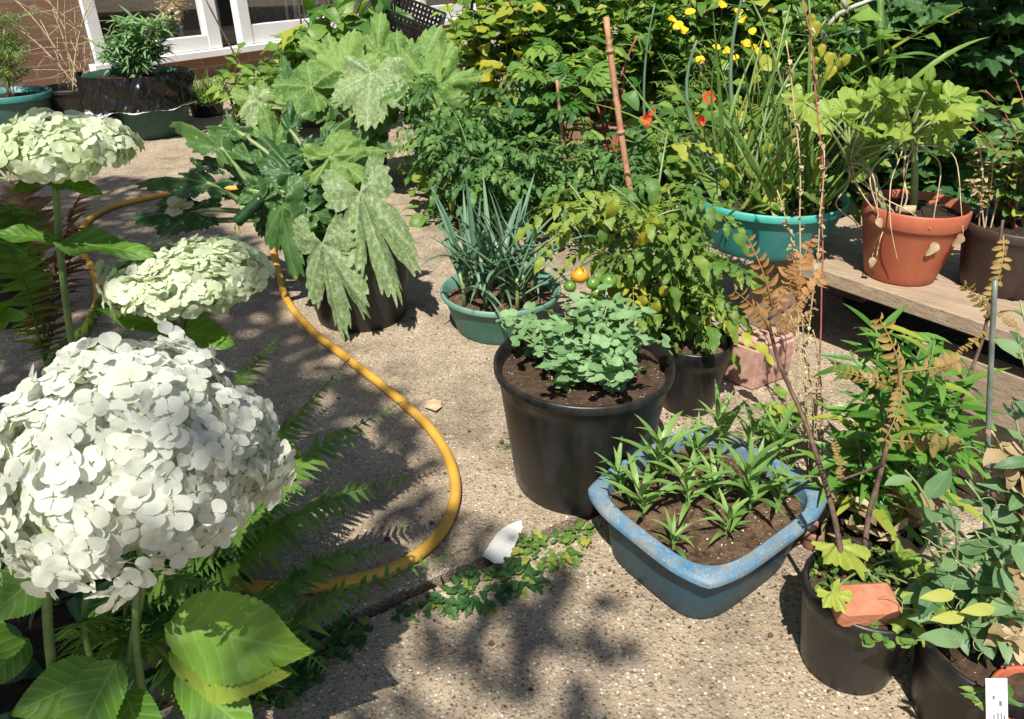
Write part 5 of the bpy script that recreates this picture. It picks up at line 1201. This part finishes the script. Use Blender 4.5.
hleaf((108, 668), (12, 715), .49, .44, (-.1, -1, .6), w=1.05, tint=.4)
hleaf((118, 660), (60, 760), .48, .42, (-.3, -1, .4), w=1., tint=.35)
hleaf((125, 690), (150, 770), .48, .42, (.3, -1, .4), w=1., tint=.3)
hleaf((60, 560), (-20, 620), .52, .48, (-.2, -1, .6), w=1., tint=.35)
hleaf((30, 520), (-30, 560), .5, .46, (-.2, -1, .6), w=1., tint=.3)
hleaf((60, 240), (-15, 228), .73, .70, (0, -.5, 1), w=.6, tint=.2)
hleaf((55, 242), (148, 246), .73, .71, (0, -.35, 1), w=.55, tint=.3)
hleaf((180, 330), (98, 305), .74, .70, (0, -.7, 1), w=.6, tint=.35)
hleaf((178, 330), (228, 338), .74, .69, (.1, -.6, 1), w=.7, tint=.5)
hleaf((185, 325), (208, 308), .74, .80, (0, -.4, 1), w=.7, tint=.3)
hleaf((52, 180), (98, 188), .74, .72, (0, -.4, 1), w=.7, tint=.3)
hleaf((50, 182), (5, 190), .74, .7, (0, -.4, 1), w=.7, tint=.25)
hleaf((0, 330), (-30, 300), .70, .66, (0, -.5, 1), tint=.3); hleaf((-10, 320), (22, 312), .70, .68, (0, -.6, 1), w=.6, tint=.4)
hleaf((30, 640), (-30, 690), .56, .5, (0, -1, .6), tint=.3); hleaf((0, 470), (-30, 440), .6, .58, (0, -1, .6), tint=.3)
hleaf((0, 655), (-40, 590), .52, .5, (0, -1, .6), tint=.3)
hleaf((250, 430), (300, 455), .62, .6, (0, -1, .6), w=.6, tint=.6)
# ferns
def frond(root, pts, wmax, n, mat='fern', tint=(.2, .8), roll=0.):
    c = smooth_path([Vector(p) for p in pts], 10); sm = MB(); fm = MB(); sm.tube(c, .0019, .0007, 5)
    fn = []
    for i in range(n):
        t = .1 + .9 * i / n; x = t * (len(c) - 1); k = min(int(x), len(c) - 2); p = c[k].lerp(c[k + 1], x - k); d = (c[k + 1] - c[k]).normalized()
        up = Vector((0, 0, 1)) - d * d.z; up = (up.normalized() + Vector((roll, 0, 0))).normalized(); sd = d.cross(up).normalized()
        w = wmax * math.sin(PI * min(1, (t * .8 + .16))) ** .7 * (1.02 - t ** 3) + .006
        for sg in (-1, 1):
            dd = (sd * sg + d * .45 + up * ru(-.25, .2)).normalized(); fm.place(PIN[random.randrange(3)], p, dd, up + Vector((ru(-.2, .2), ru(-.2, .2), 0)), w * ru(.88, 1.08), ru(*tint))
    f_ = fm.build('frond', LM[mat], root); s_ = sm.build('rachis', M['twig'] if mat == 'fern_brown' else M['stem']); s_.parent = f_
def pin_prof(t): return .155 * (1 - t ** 1.6) * (.62 + .38 * abs(math.sin(t * PI * 9))) + .004
PIN = [T_blade(pin_prof, 27, 1, d, .3) for d in (.2, .6, 1.)]
random.seed(161)
fb = Vector((-.50, .80, .03))
fr_ = empty('fern', fb, 'green fern with arching fronds between the hydrangea and the hose', 'fern')
for pts, w in (([fb, V(215, 500, .86), V(285, 430, .95), V(350, 358, 1.0)], .055), ([fb, V(225, 530, .80), V(310, 455, .88), V(402, 402, .96)], .058), ([fb, V(215, 570, .76), V(320, 505, .80), V(412, 476, .84)], .055), ([fb + Vector((.03, -.06, 0)), V(220, 690, .64), V(330, 600, .70), V(470, 548, .80)], .055),
               ([fb, V(190, 560, .78), V(250, 520, .78), V(300, 480, .82)], .05), ([fb, V(170, 450, .95), V(240, 380, 1.1), V(285, 330, 1.2)], .05), ([fb, V(200, 620, .66), V(260, 620, .62), V(330, 672, .6)], .05), ([fb, V(120, 600, .66), V(160, 580, .6), V(240, 590, .6)], .05), ([fb, V(110, 640, .62), V(90, 620, .56), V(60, 640, .5)], .05), ([fb, V(190, 660, .62), V(200, 680, .56), V(210, 720, .52)], .05), ([fb, V(140, 540, .8), V(180, 520, .75), V(240, 560, .72)], .055), ([fb, V(160, 640, .6), V(120, 640, .55), V(140, 690, .5)], .05), ([fb, V(260, 600, .7), V(330, 560, .75), V(400, 545, .78)], .035)):
    frond(fr_, pts, w * 1.0, 38)
fb2 = G(45, 365); fr2 = empty('fern', fb2, 'smaller fern with some rusty fronds at the left edge', 'fern')
for pts, w, m_ in (([fb2, V(80, 330, 1.35), V(105, 300, 1.35), V(130, 290, 1.35)], .07, 'fern'), ([fb2, V(55, 280, 1.4), V(70, 220, 1.4), V(85, 185, 1.4)], .07, 'fern_brown'), ([fb2, V(20, 260, 1.4), V(12, 215, 1.35), V(-10, 200, 1.3)], .07, 'fern'), ([fb2, V(40, 260, 1.45), V(20, 190, 1.5), V(25, 165, 1.5)], .07, 'fern_brown'), ([fb2, V(30, 300, 1.3), V(10, 250, 1.25), V(-10, 240, 1.2)], .06, 'fern'), ([fb2, V(90, 345, 1.25), V(130, 350, 1.2), V(165, 365, 1.15)], .06, 'fern'), ([fb2, V(70, 260, 1.4), V(90, 240, 1.35), V(110, 250, 1.3)], .05, 'fern_brown')):
    frond(fr2, pts, w, 30, m_)
# low leaves in the bed
fm = MB()
for k in range(320):
    x, y = ru(-1., -.42), ru(.42, 1.08); fm.place(pick(random.choice(('ovate', 'lance', 'tomato'))), Vector((x, y, ru(.02, .12))), rdir(ru(0, 6.3), ru(-.1, .9)), (0, -.2, 1), ru(.03, .075), rnd() * .6)
tag(fm.build('ground_cover', LM['dark']), 'dark low leaves covering the bed under the hydrangea', 'ground cover', kind='stuff')

# ================================================================== LIGHT
EL = math.radians(57); TR = Vector((.22, .975, 0)).normalized()
SUN = (-TR) * math.cos(EL) + Vector((0, 0, math.sin(EL)))       # towards the sun
# unseen tree added behind the viewer, crown leaves placed to shade left and lower patio
random.seed(171)
def inpoly(x, y, poly):
    c_ = False; j = len(poly) - 1
    for i in range(len(poly)):
        xi, yi = poly[i]; xj, yj = poly[j]
        if (yi > y) != (yj > y) and x < (xj - xi) * (y - yi) / (yj - yi) + xi: c_ = not c_
        j = i
    return c_
shade = [G(x, y).xy[:] for x, y in ((150, 310), (270, 300), (330, 352), (395, 388), (440, 470), (455, 510), (530, 560), (570, 600), (640, 668), (665, 730), (700, 800), (300, 900), (-100, 760), (-60, 330))]
shade2 = [G(x, y).xy[:] for x, y in ((-80, 185), (60, 178), (140, 180), (210, 215), (250, 240), (285, 300), (150, 330), (-80, 345))]
gaps = [(G(440, 440), .05), (G(415, 385), .06), (G(505, 500), .05), (G(330, 520), .025), (G(610, 690), .03)]
tree = empty('added_shade_tree', (-1.5, -1.4, 0), 'unseen leafy tree added behind the viewer to shade the left of the patio', 'tree')
fm = MB(); sm = MB(); cl = []
xs = [p[0] for p in shade + shade2]; ys = [p[1] for p in shade + shade2]
heads = [(c1, r1 * 1.08), (c2, r2 * 1.15), (c3, r3 * 1.15)]
def lit_spot(p):
    for c_, r_ in heads:
        w = p - c_; 
        if (w - SUN * w.dot(SUN)).length < r_: return True
    return False
for k in range(13000):
    gx, gy = ru(min(xs), max(xs)), ru(min(ys), max(ys))
    jx, jy = gx + .07 * mnoise.noise((gx * 7, gy * 7, 1)) + .035 * mnoise.noise((gx * 21, gy * 21, 2)), gy + .07 * mnoise.noise((gx * 7, gy * 7, 5)) + .035 * mnoise.noise((gx * 21, gy * 21, 6))
    if not (inpoly(jx, jy, shade) or inpoly(jx, jy, shade2)): continue
    if any((Vector((gx, gy, 0)) - g).length < r_ for g, r_ in gaps): continue
    if rnd() > (.34 if gy < .97 and gx > -.45 else .9) + .45 * mnoise.noise((gx * 5, gy * 5, 9)): continue
    z = ru(3., 4.4); p = Vector((gx, gy, 0)) + SUN * (z / SUN.z)
    if lit_spot(p): continue
    fm.place(pick('ovate'), p, rdir(ru(0, 6.3), ru(-.6, .3)), (ru(-.4, .4) + SUN.x, ru(-.4, .4) + SUN.y, 1), ru(.05, .08), rnd())
    if k % 60 == 0: cl.append(p)
tr0 = Vector((-1.5, -1.4, 0)); fork = Vector((-1.35, -1.3, 2.2))
sm.tube(bez(tr0, Vector((-1.5, -1.35, 1.2)), fork, 8), .075, .05, 12); sm.build('trunk', M['twig'], tree)
bm_ = MB()
for p in cl: bm_.tube(bez(fork, fork.lerp(p, .5) + Vector((0, 0, .3)), p, 7), .012, .003, 5)
bm_.build('branch', M['twig'], tree); fm.build('crown', LM['mid'], tree)

w = bpy.data.worlds.new('World'); scn.world = w; w.use_nodes = True; nt = w.node_tree; nt.nodes.clear()
sky = N(nt, 'ShaderNodeTexSky'); sky.sky_type = 'NISHITA'; sky.sun_disc = False; sky.sun_elevation = EL; sky.sun_rotation = math.atan2(SUN.x, SUN.y)
bg = N(nt, 'ShaderNodeBackground'); bg.inputs[1].default_value = .07; wo = N(nt, 'ShaderNodeOutputWorld'); L(nt, sky.outputs[0], bg.inputs[0]); L(nt, bg.outputs[0], wo.inputs[0])
sl = bpy.data.lights.new('sun', 'SUN'); sl.energy = 5.0; sl.angle = math.radians(.53); sl.color = (1., .95, .86); so = bpy.data.objects.new('sun', sl); COL.objects.link(so); so.rotation_euler = SUN.to_track_quat('Z', 'Y').to_euler(); so.location = (0, 0, 6)
cam = bpy.data.cameras.new('camera'); co = bpy.data.objects.new('camera', cam); COL.objects.link(co)
cam.sensor_width = 36; cam.lens = F * 36 / 1024; cam.clip_start = .02; cam.clip_end = 200
Mx = Matrix((CR, CU, -FWD)).transposed().to_4x4(); Mx.translation = EYE; co.matrix_world = Mx; scn.camera = co
vs_ = scn.view_settings; vs_.view_transform = 'Standard'; vs_.look = 'None'; vs_.exposure = .62; vs_.gamma = 1.
scn.cycles.max_bounces = 8; scn.cycles.transparent_max_bounces = 12
scn.cycles.use_denoising = True
